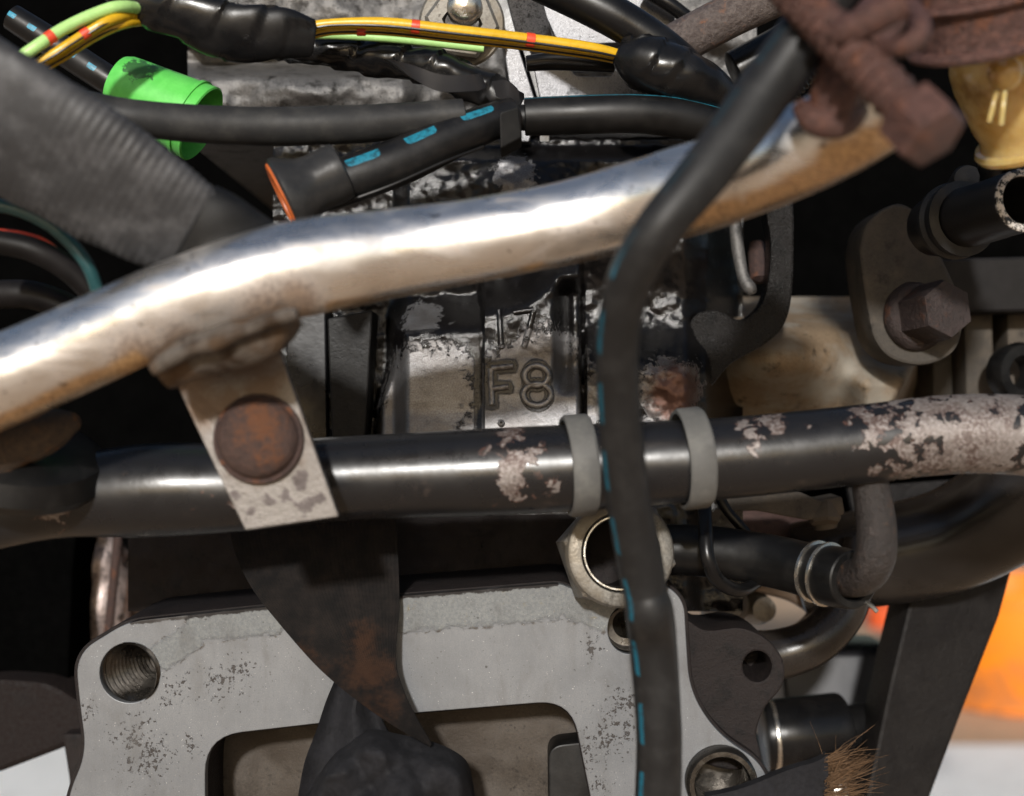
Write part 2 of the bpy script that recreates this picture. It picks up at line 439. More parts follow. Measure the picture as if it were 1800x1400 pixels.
def mk_chrome():
    M = Mat('worn_chrome')
    L = M.scale((35, 35, 110)); n = M.noise(1.0, 6, .62, .6, L); n2 = M.noise(600, 5, .7); n3 = M.noise(28, 5, .6)
    w = M.blobs([(250, 640, .46, 95), (330, 610, .46, 80), (480, 560, .455, 110), (520, 530, .455, 75), (1450, 215, .43, 40), (1560, 190, .43, 50)])
    weld = M.step(M.ma('ADD', w, M.ma('MULTIPLY', M.ma('SUBTRACT', n2, .5), .9)), .05, .75)
    st = M.ma('MULTIPLY', M.step(n, .54, .74), .55)
    d = M.ma('MAXIMUM', M.ma('MULTIPLY', weld, .85), st)
    col = M.mix(M.step(n3, .35, .7), (.88, .87, .86), (.74, .71, .68))
    col = M.mix(d, col, M.mix(M.step(n2, .4, .62), (.30, .19, .11), (.13, .075, .045)))
    tn = M.line((1130, 425), (1330, 360), .44, 46)
    for q in (M.line((1310, 376), (1566, 246), .44, 50), M.line((560, 545), (1120, 440), .45, 26), M.line((-60, 775), (260, 630), .46, 26)): tn = M.ma('MAXIMUM', tn, q)
    tk = M.step(M.ma('ADD', tn, M.ma('MULTIPLY', M.ma('SUBTRACT', n, .5), 1.1)), .12, .62)
    col = M.mix(M.ma('MULTIPLY', tk, .85), col, M.mix(M.step(n2, .4, .65), (.62, .40, .19), (.36, .21, .09)))  # lower side: dirt plus warm ground reflection put into the colour
    spk = M.ma('MAXIMUM', M.step(M.noise(420, 3, .6), .68, .73), M.ma('MULTIPLY', M.step(M.noise(170, 4, .6), .66, .72), .7))
    col = M.mix(spk, col, (.10, .07, .055))
    M.set('base', col).set('metal', M.mixf(d, .97, .45)).set('rough', M.ma('ADD', M.mixf(d, .23, .5), M.ma('MULTIPLY', M.step(n, .35, .62), .14)))
    M.bump(n2, .00008, .4).bump(n3, .0015, .25)
    return M.m
m_chrome = mk_chrome()

def mk_chip():
    M = Mat('chipped_black_enamel')
    n = M.noise(165, 4, .56, .35); n2 = M.noise(700, 4, .7); n3 = M.noise(40, 4)
    DT = .51
    pts = [(890, 770, DT, 42), (895, 815, DT, 52), (905, 850, DT, 40), (880, 880, DT, 22), (930, 800, DT, 32), (638, 860, DT, 9), (765, 848, DT, 11), (845, 852, DT, 8), (975, 862, DT, 22),
           (1330, 765, DT, 42), (1295, 797, DT, 12), (1370, 740, DT, 40), (1430, 750, DT, 14), (1545, 745, DT, 48), (1575, 762, DT, 12), (1450, 752, DT, 10), (1430, 830, DT, 10), (1370, 850, DT, 14), (1550, 830, DT, 26), (1610, 810, DT, 12), (330, 885, DT, 16), (300, 890, DT, 12), (360, 890, DT, 20), (400, 895, DT, 17), (345, 870, DT, 12), (60, 900, DT, 50)]
    w = M.blobs(pts)
    big = M.blobs([(1720, 750, .52, 235), (1900, 760, .53, 220)], (1, .25, 1))
    x = M.ma('ADD', w, M.ma('MULTIPLY', M.ma('SUBTRACT', n, .5), 3.6))
    x2 = M.ma('ADD', M.ma('MULTIPLY', big, 1.15), M.ma('MULTIPLY', M.ma('SUBTRACT', n, .5), 5.2))
    k = M.ma('MAXIMUM', M.ma('MULTIPLY', M.step(x, .36, .44), M.step(w, .0, .12)), M.ma('MULTIPLY', M.step(x2, .40, .48), M.step(big, .0, .08)))
    chip = M.mix(M.step(n3, .42, .6), (.180, .158, .147), (.085, .056, .048))
    chip = M.mix(M.step(n2, .45, .65), chip, (.25, .225, .215))
    lowz = M.step(M.noise(55, 6, .7), .60, .72)
    col = M.mix(M.ma('MULTIPLY', lowz, .30), (.0085, .0085, .0095), (.075, .055, .045))
    rim = M.ma('MULTIPLY', M.ma('MAXIMUM', M.step(x, .22, .36), M.ma('MULTIPLY', M.step(x2, .22, .40), M.step(big, .0, .08))), M.step(n2, .40, .6))
    col = M.mix(M.ma('MULTIPLY', rim, .75), col, (.085, .045, .035))
    col = M.mix(M.ma('MULTIPLY', k, M.step(n2, .30, .42, .55, 1.0)), col, chip)
    M.set('base', col).set('rough', M.mixf(k, M.step(M.noise(80, 5), .3, .7, .24, .36), .52)).set('metal', M.mixf(k, 0, .45))
    M.bump(M.ma('SUBTRACT', 1.0, k), .0007, .9).bump(M.ma('MULTIPLY', k, n2), .0006, .6).bump(n3, .001, .2)
    return M.m
m_chip = mk_chip()

def mk_block():
    M = Mat('oily_casting')
    n = M.noise(210, 8, .72, .3); g = M.noise(1500, 4, .75); n3 = M.noise(60, 5, .6); n4 = M.noise(330, 6, .7, .4)
    DB = .615
    bare = M.blobs([(755, 690, DB, 118), (730, 745, DB, 105), (930, 690, DB, 120), (960, 650, DB, 95), (900, 760, DB, 120), (990, 720, DB, 85), (1040, 700, DB, 50), (1180, 690, DB, 80), (738, 556, DB, 46), (905, 338, .62, 34), (905, 310, .62, 48)])  # bare metal patches; the two small upper spots are painted sky glints
    k = M.step(M.ma('ADD', bare, M.ma('MULTIPLY', M.ma('SUBTRACT', n, .5), 1.7)), .16, .30)
    grey = M.mix(M.step(n3, .35, .68), (.235, .235, .24), (.165, .158, .155))
    grey = M.mix(M.step(g, .38, .62), M.mix(.5, grey, (.06, .05, .045)), grey)
    red = M.step(M.ma('ADD', M.blobs([(1190, 690, DB, 90)]), M.ma('MULTIPLY', M.ma('SUBTRACT', n4, .5), 1.2)), .2, .7)
    grey = M.mix(red, grey, (.10, .052, .04))
    hal = M.line((863, 640), (865, 722), DB, 15)
    for q in (M.line((856, 648), (910, 644), DB, 15), M.line((856, 684), (902, 680), DB, 15), M.ring((943, 661), 19.5, DB, 11), M.ring((944, 694), 21.5, DB, 11), M.line((841, 590), (841, 770), DB, 9), M.line((700, 592), (835, 584), DB, 12)):
        hal = M.ma('MAXIMUM', hal, q)
    hm = M.step(M.ma('ADD', hal, M.ma('MULTIPLY', M.ma('SUBTRACT', n, .5), .8)), .06, .32)
    k = M.ma('MULTIPLY', k, M.ma('SUBTRACT', 1.0, M.ma('MULTIPLY', hm, .92)))
    col = M.mix(k, (.0045, .004, .004), grey)
    M.set('base', col).set('metal', M.mixf(k, 0, .65)).set('rough', M.mixf(k, M.step(n, .3, .7, .12, .28), M.step(g, .3, .7, .30, .44)))
    M.bump(M.ma('ADD', n4, M.ma('MULTIPLY', g, .5)), .0006, M.mixf(k, .9, .25) if False else .45)
    M.bump(k, -.0006, .5)
    return M.m
m_block = mk_block()

def mk_flange():
    M = Mat('machined_flange_face')
    g = M.noise(1800, 3, .7); n = M.noise(260, 8, .72); n3 = M.noise(40, 5, .6); br = M.noise(1, 3, .6, 0, M.scale((900, 900, 180)))
    DF = .585
    col = M.mix(M.step(g, .3, .7), (.128, .134, .143), (.164, .170, .179))
    col = M.mix(M.step(n3, .35, .7, 0, .55), col, (.100, .105, .113))
    col = M.mix(M.ma('MULTIPLY', M.step(br, .45, .65), .03), col, (.30, .31, .32))
    # whitish corrosion along the top edge
    crust = M.ma('MAXIMUM', M.ma('MAXIMUM', M.line((640, 1082), (1000, 1052), DF, 44), M.line((985, 1050), (1080, 1085), DF, 40)), M.ma('MAXIMUM', M.line((330, 1098), (500, 1082), DF, 40), M.line((270, 1165), (350, 1110), DF, 30)))
    ck = M.step(M.ma('ADD', crust, M.ma('MULTIPLY', M.ma('SUBTRACT', n, .5), .9)), .12, .34)
    ccol = M.mix(M.step(M.noise(900, 4, .7), .38, .62), (.15, .158, .16), (.21, .22, .215))
    ccol = M.mix(M.step(M.noise(130, 5, .7), .60, .70), ccol, (.20, .17, .10))
    col = M.mix(M.ma('MULTIPLY', ck, .6), col, ccol)
    edge = M.ma('MULTIPLY', M.step(crust, .02, .10), M.step(crust, .22, .12))
    col = M.mix(M.ma('MULTIPLY', M.ma('MULTIPLY', edge, M.step(n, .5, .62)), .75), col, (.07, .055, .045))
    # dark speckle clusters
    cl = M.blobs([(235, 1295, DF, 80), (270, 1320, DF, 70), (250, 1340, DF, 80), (310, 1215, DF, 50), (300, 1235, DF, 40), (390, 1200, DF, 70), (420, 1180, DF, 60), (340, 1310, DF, 40),
                  (1090, 1270, DF, 80), (1060, 1300, DF, 75), (1030, 1330, DF, 60), (1100, 1230, DF, 60), (1040, 1140, DF, 40), (1050, 1380, DF, 40), (150, 1250, DF, 40)])
    sp = M.noise(640, 4, .62)
    q = M.step(M.ma('ADD', M.ma('MULTIPLY', M.ma('MAXIMUM', cl, 0), .22), sp), .71, .77)
    dots = M.step(M.vor(150), .10, .06)
    dots = M.ma('MULTIPLY', dots, M.step(M.noise(60, 3), .52, .6))
    col = M.mix(M.ma('MAXIMUM', q, M.ma('MULTIPLY', dots, .8)), col, (.028, .024, .023))
    fine = M.ma('MULTIPLY', M.step(M.noise(1050, 3, .6), .645, .70), M.step(M.noise(36, 5, .65), .40, .62))
    col = M.mix(M.ma('MULTIPLY', fine, .7), col, (.035, .032, .030))
    gl = M.step(M.noise(1500, 2, .5), .72, .78)
    col = M.mix(M.ma('MULTIPLY', gl, .5), col, (.8, .8, .8))
    oil = M.ma('MAXIMUM', M.line((225, 1093), (480, 1064), DF, 13), M.line((480, 1064), (985, 1024), DF, 13))
    col = M.mix(M.step(M.ma('ADD', oil, M.ma('MULTIPLY', M.ma('SUBTRACT', n, .5), 1.2)), .35, .6), col, (.012, .009, .008))
    smear = M.step(M.noise(1, 5, .65, .5, M.scale((70, 70, 28))), .48, .72)
    col = M.mix(M.ma('MULTIPLY', smear, .45), col, (.085, .083, .082))
    scr = M.step(M.noise(1, 2, .5, 0, M.scale((160, 160, 2600))), .70, .76)
    col = M.mix(M.ma('MULTIPLY', scr, .12), col, (.26, .27, .28))
    M.set('base', col).set('metal', .30).set('rough', M.mixf(ck, .46, .75))
    M.bump(g, .00010, .35).bump(M.ma('MULTIPLY', ck, n), .0007, .6).bump(q, -.0002, .5)
    return M.m
m_flange = mk_flange()

def mk_strap():
    M = Mat('dirty_webbing')
    u, v = M.uv()
    wv = M.ma('SINE', M.ma('MULTIPLY', u, 2600)); wv2 = M.ma('SINE', M.ma('MULTIPLY', v, 260))
    n = M.noise(120, 7, .7); n2 = M.noise(900, 3)
    col = M.mix(M.step(n, .35, .7), (.0045, .004, .004), (.0115, .009, .008))
    o = M.step(M.ma('ADD', M.blobs([(650, 1180, .57, 90), (660, 1240, .57, 70), (520, 1160, .57, 60), (570, 1210, .57, 60), (640, 1130, .57, 60)]), M.ma('MULTIPLY', M.ma('SUBTRACT', n, .5), 2.2)), .25, 1.0)
    col = M.mix(M.ma('MULTIPLY', o, .5), col, (.042, .018, .008))
    M.set('base', col).set('rough', .85).set('spec', .15)
    M.bump(M.ma('ADD', M.ma('MULTIPLY', wv, .5), wv2), .00015, .5).bump(n2, .0003, .5)
    return M.m
m_strap = mk_strap()
m_cloth = simple('black_cloth', (.012, .012, .014), .85, 0, 500, .4, .0004, spec=.2)

def mk_amber():
    M = Mat('amber_plastic')
    n = M.noise(60, 5, .6); n2 = M.noise(25, 4)
    col = M.mix(M.step(n, .35, .7), (.70, .50, .20), (.55, .32, .08))
    st = M.step(M.ma('ADD', M.blobs([(1680, 190, .50, 110), (1690, 260, .5, 90), (1710, 170, .5, 70)]), M.ma('MULTIPLY', M.ma('SUBTRACT', n, .5), 1.2)), .2, .9)
    col = M.mix(M.ma('MULTIPLY', st, .8), col, (.14, .055, .012))
    M.set('base', col).set('rough', .22).set('sss', .5).set('trans', .25).set('coat', .6)
    M.b.inputs['Subsurface Radius'].default_value = (.012, .008, .003); M.b.inputs['Subsurface Scale'].default_value = 1.0
    M.bump(n2, .004, .4).bump(n, .0015, .4)
    return M.m
m_amber = mk_amber()
def mk_green():
    M = Mat('green_plastic_cap')
    n = M.noise(140, 5, .65); n2 = M.noise(420, 4, .7)
    col = M.mix(M.step(n, .35, .7), (.085, .46, .07), (.12, .54, .10))
    k = M.step(M.ma('ADD', M.blobs([(245, 118, .565, 34), (230, 112, .565, 26), (262, 112, .565, 20)]), M.ma('MULTIPLY', M.ma('SUBTRACT', n2, .5), 2.2)), .25, .45)
    col = M.mix(M.ma('MULTIPLY', k, .85), col, (.02, .05, .02))
    M.set('base', col).set('rough', .42).set('sss', .1); M.b.inputs['Subsurface Radius'].default_value = (.002, .004, .002)
    M.bump(n2, .0002, .3); return M.m
m_green = mk_green()
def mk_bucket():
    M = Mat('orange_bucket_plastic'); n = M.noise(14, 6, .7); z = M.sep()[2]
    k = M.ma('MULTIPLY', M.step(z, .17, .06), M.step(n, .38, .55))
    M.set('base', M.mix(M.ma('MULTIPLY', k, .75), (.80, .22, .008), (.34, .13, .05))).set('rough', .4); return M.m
m_bucket = mk_bucket()
def mk_sunlit_ground():
    M = Mat('sunlit_ground'); n = M.noise(3, 8, .65); n2 = M.noise(60, 6, .7)
    c = M.mix(M.step(n, .3, .7), (.80, .77, .71), (.92, .89, .83))
    M.set('base', M.mix(M.ma('MULTIPLY', M.step(n2, .5, .7), .3), c, (.50, .44, .38))).set('rough', .85).bump(n2, .004, .5); return M.m
m_sunlit_ground = mk_sunlit_ground()
def mk_tan_ground():
    M = Mat('tan_ground'); n = M.noise(4, 8, .65); n2 = M.noise(60, 6, .7)
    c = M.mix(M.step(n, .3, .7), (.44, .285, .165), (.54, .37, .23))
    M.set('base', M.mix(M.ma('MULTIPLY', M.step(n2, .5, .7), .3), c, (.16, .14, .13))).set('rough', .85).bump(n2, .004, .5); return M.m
m_tan_ground = mk_tan_ground()
m_strut = cast('grimy_strut', (.021, .018, .017), (.010, .008, .008), .85, .62, .1, 500, bumpd=.0006, dirtsc=45)
m_beam = cast('red_brown_beam', (.014, .007, .006), (.012, .008, .008), .4, .75, .0, 500, dirtsc=40)
m_exh = simple('black_exhaust_pipe', (.014, .012, .011), .32, 0, 70, .5)
m_coverplate = cast('stained_inner_wall', (.155, .13, .108), (.03, .025, .022), .2, .6, .2, 900, tint=(.095, .076, .06), dirtsc=90)

# ================================================================== THE SETTING
def slab(x0, x1, y0, y1, z0, z1):
    V = [Vector((x, y, z)) for z in (z0, z1) for y in (y0, y1) for x in (x0, x1)]
    return V, [(0, 2, 3, 1), (4, 5, 7, 6), (0, 1, 5, 4), (2, 6, 7, 3), (0, 4, 6, 2), (1, 3, 7, 5)]
g = finish('ground', [([Vector((-60, -60, 0)), Vector((60, -60, 0)), Vector((60, 60, 0)), Vector((-60, 60, 0))], [(0, 1, 2, 3)])], m_tan_ground)  # tan ground; its darker tone also stands for shade behind the strip
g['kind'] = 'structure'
g2 = finish('sunlit_strip', [slab(-30, 30, 1.35, 2.52, -.10, .006)], m_sunlit_ground)  # pale strip: sunlight on the ground put into the colour
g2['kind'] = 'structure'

# ================================================================== LARGE MASSES
# --- engine block: one height field face with skirt, cast characters and ribs as parts
def block_depth(x, y):
    d = .650
    nz = fb(Vector((x*.011, y*.011, 1.7)), 4)
    # ledge and lower body under the chrome tube
    lx = 690 - 22*sm(640, 720, y)
    left = sm(lx-10, lx+6, x)*sm(852, 846, x)
    top_l = 592 - .06*(x-690)
    pl = left*sm(top_l-72, top_l+6, y)
    ctr = sm(838, 852, x)*sm(1026, 1016, x)
    tp = 560 - .42*(x-845)*sm(845, 1000, x)
    pc = ctr*sm(tp-84, tp+4, y)
    fade = sm(832, 800, y)
    d -= max(.026*pl, .029*pc)*fade
    d -= .0045*ctr*sm(690, 775, y)
    d -= .003*left*sm(715, 775, y)
    # the recess right of the boss, then the pale strip and rusty flank
    rc = sm(968, 1000, x)*sm(1030, 1016, x)*sm(700, 640, y)*sm(480, 520, y)
    d += .022*rc*(1-.35*sm(985, 1010, x))
    st = sm(1024, 1032, x)*sm(1500, 1400, x)
    d -= .020*st*sm(560, 660, y)
    # upper wet ledges
    w = sm(690, 720, x)*sm(1240, 1200, x)
    d -= .012*w*sm(255, 285, y)*sm(520, 420, y)
    d -= .014*w*sm(222, 246, y)
    bul = math.exp(-((x-925)/85)**2-((y-330)/55)**2)
    d -= .012*bul
    # left flank: vertical dark ribs
    d -= .012*sm(560, 575, x)*sm(640, 625, x)*sm(640, 700, y)
    d += .07*sm(1236+.0*y, 1300, x)*sm(880, 700, y)
    # underside goes back below the black tube
    d += .022*sm(790, 830, y)
    d -= .0022*nz*(1-.85*max(pl, pc*sm(620, 640, y)))
    d -= .0010*fb(Vector((x*.045, y*.045, 4.2)), 3)*(1-.93*max(pl*sm(top_l, top_l+26, y), pc*sm(tp+8, tp+45, y)))
    return d
blk = thing('engine_block', 'black oil-soaked engine block casting with raised F8 and 17 characters behind the tubes', 'engine block', P(900, 1050, .70))
finish('block_face', [field(480, 1306, 228, 1075, 3.1, block_depth, back=.86)], m_block, blk, smooth=60)

def stroke(pts, d, r=5.2, n=10):
    """raised cast stroke along px points, half sunk"""
    S = spline([(x, y, d, r) for x, y in pts], 2.5) if len(pts) > 1 else pts
    return tube([(x, y, d, r) for x, y in pts], seg=n, step=2.5, ends=('cap', 'cap'))
def seg_stroke(lines, zoff):
    out = []
    for ln in lines:
        rows = [(x, y, block_depth(x, y)-zoff, 5.6) for x, y in ln]
        out.append(tube(rows, seg=10, step=2.5))
    return out
def m_char():
    M = Mat('cast_characters'); g = M.noise(1500, 4, .7); n = M.noise(300, 6, .7)
    M.set('base', M.mix(M.step(n, .45, .62), (.25, .245, .245), (.12, .11, .105))).set('metal', .65).set('rough', .36).bump(g, .0005, .5); return M.m
m_chars = m_char()
def ell(cx, cy, rx, ry, n=18): return [(cx+rx*math.cos(2*math.pi*k/n), cy+ry*math.sin(2*math.pi*k/n)) for k in range(n+1)]
finish('raised_letter', seg_stroke([[(863, 648), (863, 670), (864, 690), (865, 712)], [(864, 648), (884, 646), (902, 644)], [(864, 684), (880, 682), (894, 680)]], .0004), m_chars, blk)
finish('raised_digit', seg_stroke([ell(943, 661, 21, 18), ell(944, 694, 24, 19)], .0004), m_chars, blk)
finish('raised_digit', seg_stroke([[(877, 546), (879, 575), (881, 612)]], .0004), m_block, blk)
finish('raised_digit', seg_stroke([[(902, 550), (920, 547), (938, 545)], [(938, 546), (930, 578), (921, 610)]], .0004), m_block, blk)
# small stud-like pip under the characters
finish('cast_pip', [lathe([(.0005, .003), (.0012, .0026), (.0016, .001), (.0016, -.004)], P(881, 745, block_depth(881, 745)), (0, -1, .2), 14)], m_block, blk)
m_siderib = simple('oily_rib', (.009, .0085, .008), .5, 0, 300, .6, .0006, spec=.2)
# dark rib panel at the left of the bare casting
finish('side_rib', [plate(fillet([(575, 560, 6), (655, 545, 6), (640, 800, 4), (585, 800, 4)]), .622, .05, bevel=3)], m_siderib, blk)
finish('side_rib', [plate(fillet([(505, 520, 6), (572, 520, 6), (576, 790, 4), (500, 800, 4)]), .632, .05, bevel=3)], m_blackp, blk)
finish('lower_wall', [field(225, 1010, 905, 1075, 8, lambda x, y: .652+.002*fb(Vector((x*.02, y*.02, 2)), 3), back=.86)], m_castdark, blk, smooth=60)

# --- cylinder head: grey granular casting across the top
def head_depth(x, y):
    d = .672
    d -= .014*sm(120, 140, y)*sm(745, 700, x)
    d -= .006*fb(Vector((x*.008, y*.010, 6.0)), 4)
    d -= .0006*fb(Vector((x*.05, y*.05, 2.2)), 3)
    d += .022*sm(62, 90, y)*sm(130, 112, y)*sm(760, 720, x)
    d -= .010*math.exp(-((x-560)/120)**2-((y-160)/30)**2)
    return d
hd = thing('cylinder_head', 'grey granular cylinder head casting along the top behind the wiring', 'cylinder head', P(800, 240, .72))
finish('head_face', [field(330, 1330, -120, 250, 5, head_depth, back=.90)], m_castgrey, hd, smooth=60)
finish('casting_ridge', [plate([(884, 75), (908, 72), (946, 192), (930, 250), (912, 250)], .628, .04, bevel=2)], m_bracketgrey, hd)
finish('gasket_edge', [plate([(910, 60), (925, 70), (966, 190), (966, 250), (948, 250), (950, 192)], .634, .03, bevel=1)], m_blackp, hd)
finish('gasket_edge', [plate([(868, -40), (884, -40), (912, 62), (908, 74), (884, 76)], .626, .03, bevel=1)], m_blackp, hd)

# --- dark bulkhead added behind everything to block the sky in the gaps
bk = finish('backdrop', [slab(-.62, .58, 1.02, 1.06, .50, 1.10)], m_black_hole)
tag(bk, 'black bulkhead panel added to close the dark gaps behind the engine', 'backdrop')

# ================================================================== FLANGE
fl_out = fillet([(225, 1093, 30), (480, 1066, 6), (985, 1026, 14), (1062, 1062, 10), (1110, 1050, 30), (1150, 1018, 40), (1202, 1050, 40), (1206, 1120, 40), (1212, 1215, 60), (1262, 1292, 60), (1345, 1345, 40), (1362, 1430, 30), (1360, 1640, 60), (110, 1640, 60), (118, 1400, 40), (152, 1325, 60), (140, 1235, 40), (132, 1150, 55)])
fl_hole = fillet([(361, 1520, 10), (360, 1295, 66), (700, 1256, 0), (1004, 1231, 60), (1046, 1440, 20), (1050, 1520, 10)])
fl = thing('gearbox_flange', 'pale grey machined flange plate with threaded holes and rounded opening below the black tube', 'flange', P(740, 1560, .62))
finish('flange_face', [plate(fl_out, .585, .006, [fl_hole, circ(228, 1183, 53), circ(1106, 1106, 38, ry=44), circ(1266, 1372, 62)], bevel=1.6)], m_flange, fl)
def grow(pts, k):
    cx = sum(p[0] for p in pts)/len(pts); cy = sum(p[1] for p in pts)/len(pts); o = []
    n = len(pts)
    for i in range(n):
        a, b = pts[i-1], pts[(i+1) % n]; tx, ty = b[0]-a[0], b[1]-a[1]; l = math.hypot(tx, ty) or 1
        o.append((pts[i][0]+ty/l*k, pts[i][1]-tx/l*k))
    return o
finish('flange_casting', [plate(grow(fl_out, 6), .5912, .062, [grow(fl_hole, -2), circ(228, 1183, 55), circ(1106, 1106, 40, ry=46), circ(1266, 1372, 64)], bevel=3)], m_castdark, fl)
def thread(px, py, d, rpx, depth, n, axis=(0, 1, 0)):
    r = rpx*d/F; prof = [(r*1.04, 0), (r*1.0, .0006)]
    for k in range(n):
        h = .001+depth*k/n
        prof += [(r, h), (r*.90, h+depth/n*.5)]
    prof += [(r*.9, depth+.001), (r*.86, depth+.004), (.0001, depth+.0042)]
    return lathe(prof, P(px, py, d), axis, 48)
m_thread = simple('thread_steel', (.075, .068, .06), .30, .9, 500, .3)
finish('threaded_hole', [thread(228, 1183, .5856, 53, .034, 13, (.36, 1, .14))], m_thread, fl)
finish('dowel_hole', [lathe([(.0092, 0), (.0090, .012), (.006, .0125), (.0002, .020)], P(1106, 1106, .5860), (0, 1, 0), 36)], m_thread, fl)
rr = 62*.585/F
finish('threaded_insert', [lathe([(rr*1.0, .010), (rr*1.0, -.006), (rr*.93, -.0075), (rr*.80, -.0075), (rr*.76, -.006), (rr*.76, .030), (.0001, .031)], P(1266, 1372, .585), (0, 1, 0), 44)], m_thread, fl)
finish('inner_wall', [field(330, 1080, 1215, 1540, 10, lambda x, y: .627+.003*fb(Vector((x*.01, y*.01, 9)), 3), back=.66)], m_coverplate, fl, smooth=60)
# mounting ear behind, right
ear = smoothloop([(1185, 1085), (1240, 1108), (1300, 1104), (1345, 1122), (1376, 1160), (1376, 1205), (1345, 1245), (1330, 1290), (1335, 1345), (1260, 1350), (1180, 1300), (1150, 1180)])
finish('mounting_ear', [plate(ear, .598, .045, [circ(1331, 1172, 25, ry=27)], bevel=4)], m_castdark, fl)
finish('ear_bore', [lathe([(.0066, 0), (.0060, .004), (.0058, .03), (.0001, .031)], P(1331, 1172, .6), (.15, 1, 0), 28)], m_castdark, fl)
# dark rounded pad seen in the opening
pad = finish('rubber_pad', [plate(fillet([(966, 1520, 10), (964, 1312, 26), (1036, 1304, 16), (1052, 1520, 10)]), .596, .02, bevel=3)], m_rub)
tag(pad, 'matte black rubber pad standing inside the right side of the flange opening', 'rubber pad')

# ================================================================== BIG HEX FITTING
hx = thing('hex_fitting', 'large worn zinc hex fitting with an open bore under the black tube', 'fitting', P(1085, 1050, .57))
axf = Vector((.10, -1, .12)).normalized()
O = P(1087, 972, .568); R = 105*.56/F
finish('hex_nut', [lathe([(R*.80, -.016), (R, -.016), (R, .001), (R*.97, .0036), (R*.90, .0048)], O, axf, 6, .32), lathe([(R*.93, .0036), (R*.89, .0056), (R*.84, .0062), (R*.68, .0062), (R*.66, .005), (R*.64, -.02)], O, axf, 48)], m_zinc, hx, smooth=30)
finish('bore_sleeve', [lathe([(R*.645, .004), (R*.63, .0052), (R*.605, .0052), (R*.585, .004), (R*.565, -.006)], O, axf, 44)], m_steel, hx)
finish('bore', [lathe([(R*.565, -.006), (R*.55, -.04), (.0001, -.041)], O, axf, 44)], m_castdark, hx)

# ================================================================== BLACK ENAMEL TUBE
bt = thing('black_tube', 'chipped black enamelled steel tube running across under the chrome tube, bare at its right end', 'tube', P(900, 920, .53))
finish('tube_wall', [tube([(-140, 950, .535, 52), (0, 905, .535, 60), (120, 874, .535, 72), (270, 862, .535, 83), (420, 857, .535, 78), (600, 842, .535, 74), (900, 828, .533, 77), (1250, 808, .53, 72), (1500, 783, .53, 70), (1660, 765, .53, 70), (1800, 766, .53, 71), (1960, 790, .53, 72)], seg=44, step=9)], m_chip, bt)
finish('outlet_pipe', [tube([(1520, 810, .535, 30), (1533, 870, .535, 33), (1541, 930, .533, 35), (1538, 980, .534, 36), (1520, 1010, .541, 35), (1490, 1017, .552, 34), (1440, 1005, .567, 33)], seg=26, step=6, wob=.03)], rust('outlet_pipe_steel', (.026, .022, .021), (.058, .046, .042), (.15, .07, .03), .2, rough=.42), bt)

def band(px, py, d, rpx, wpx, tilt, name, label):
    """flat rubber ring round the black tube"""
    r = rpx*d/F; w = wpx*d/F; ax = Vector((1, .12, tilt))
    pr = [(r*.93, -w), (r*1.0, -w), (r*1.035, -w*.8), (r*1.04, w*.8), (r*1.0, w), (r*.93, w), (r*.93, -w)]
    V, Fc, U = lathe(pr, P(px, py, d), ax, 56)
    V = [v+Vector((0, 0, .0005*fb(v*90, 2))) for v in V]
    o = finish(name, [(V, Fc, U)], m_grey_band); return tag(o, label, 'rubber ring', 'grey rubber rings on the black tube')
band(1017, 818, .531, 86, 23, .08, 'rubber_ring', 'grey rubber ring round the black tube, just left of the dashed hose')
band(1216, 806, .53, 86, 23, .09, 'rubber_ring', 'grey rubber ring round the black tube, right of the dashed hose')

# ================================================================== CHROME TUBE WITH BRACKET
ct = thing('chrome_tube', 'worn chrome tube crossing the whole picture with a welded bracket tab', 'tube', P(900, 500, .46))
finish('tube_wall', [tube([(-160, 738, .475, 80), (0, 671, .47, 81), (120, 619, .468, 79), (250, 560, .465, 78), (380, 510, .462, 80), (500, 478, .466, 85), (600, 460, .471, 84), (700, 444, .475, 77), (850, 420, .479, 73), (1000, 391, .479, 73), (1110, 362, .475, 76), (1200, 338, .468, 80), (1300, 305, .459, 80), (1400, 266, .449, 80), (1490, 222, .441, 80), (1545, 190, .438, 78), (1585, 163, .438, 70)], seg=48, step=9, wob=.012)], m_chrome, ct)
tab = fillet([(296, 640, 18), (380, 600, 10), (484, 596, 16), (500, 640, 5), (596, 908, 2), (432, 932, 3), (392, 850, 5), (330, 720, 10)])
def tabtilt(V):
    for v in V:
        z = (v.z-P(0, 690, .48).z); v.y += -.10*z if z > 0 else .02*z
    return V
def mk_tab():
    M = Mat('bracket_steel'); n = M.noise(200, 7, .7); g = M.noise(1100, 4, .7); D = .488
    col = M.mix(M.step(g, .35, .65), (.12, .11, .102), (.155, .143, .135))
    br = M.step(M.ma('ADD', M.blobs([(330, 640, D, 110), (440, 610, D, 110), (460, 690, D, 60), (400, 720, D, 60), (460, 770, D, 105), (350, 720, D, 60)]), M.ma('MULTIPLY', M.ma('SUBTRACT', n, .5), 1.2)), .05, .75)
    col = M.mix(M.ma('MULTIPLY', br, .8), col, (.085, .052, .032))
    k = M.blobs([(440, 900, D, 34), (470, 880, D, 26), (540, 890, D, 32), (500, 870, D, 24), (530, 845, D, 34), (560, 880, D, 18), (415, 870, D, 22), (480, 860, D, 20)])
    q = M.step(M.ma('ADD', k, M.ma('MULTIPLY', M.ma('SUBTRACT', n, .5), 3.0)), .55, .68)
    col = M.mix(M.ma('MULTIPLY', q, .85), col, (.045, .035, .035))
    M.set('base', col).set('rough', .42).set('metal', .55).bump(g, .0002, .5).bump(n, .0008, .35); return M.m
m_tab = mk_tab()
V, Fc = plate(tab, .490, .0045, [], bevel=2)
finish('bracket_tab', [(tabtilt(V), Fc)], m_tab, ct)
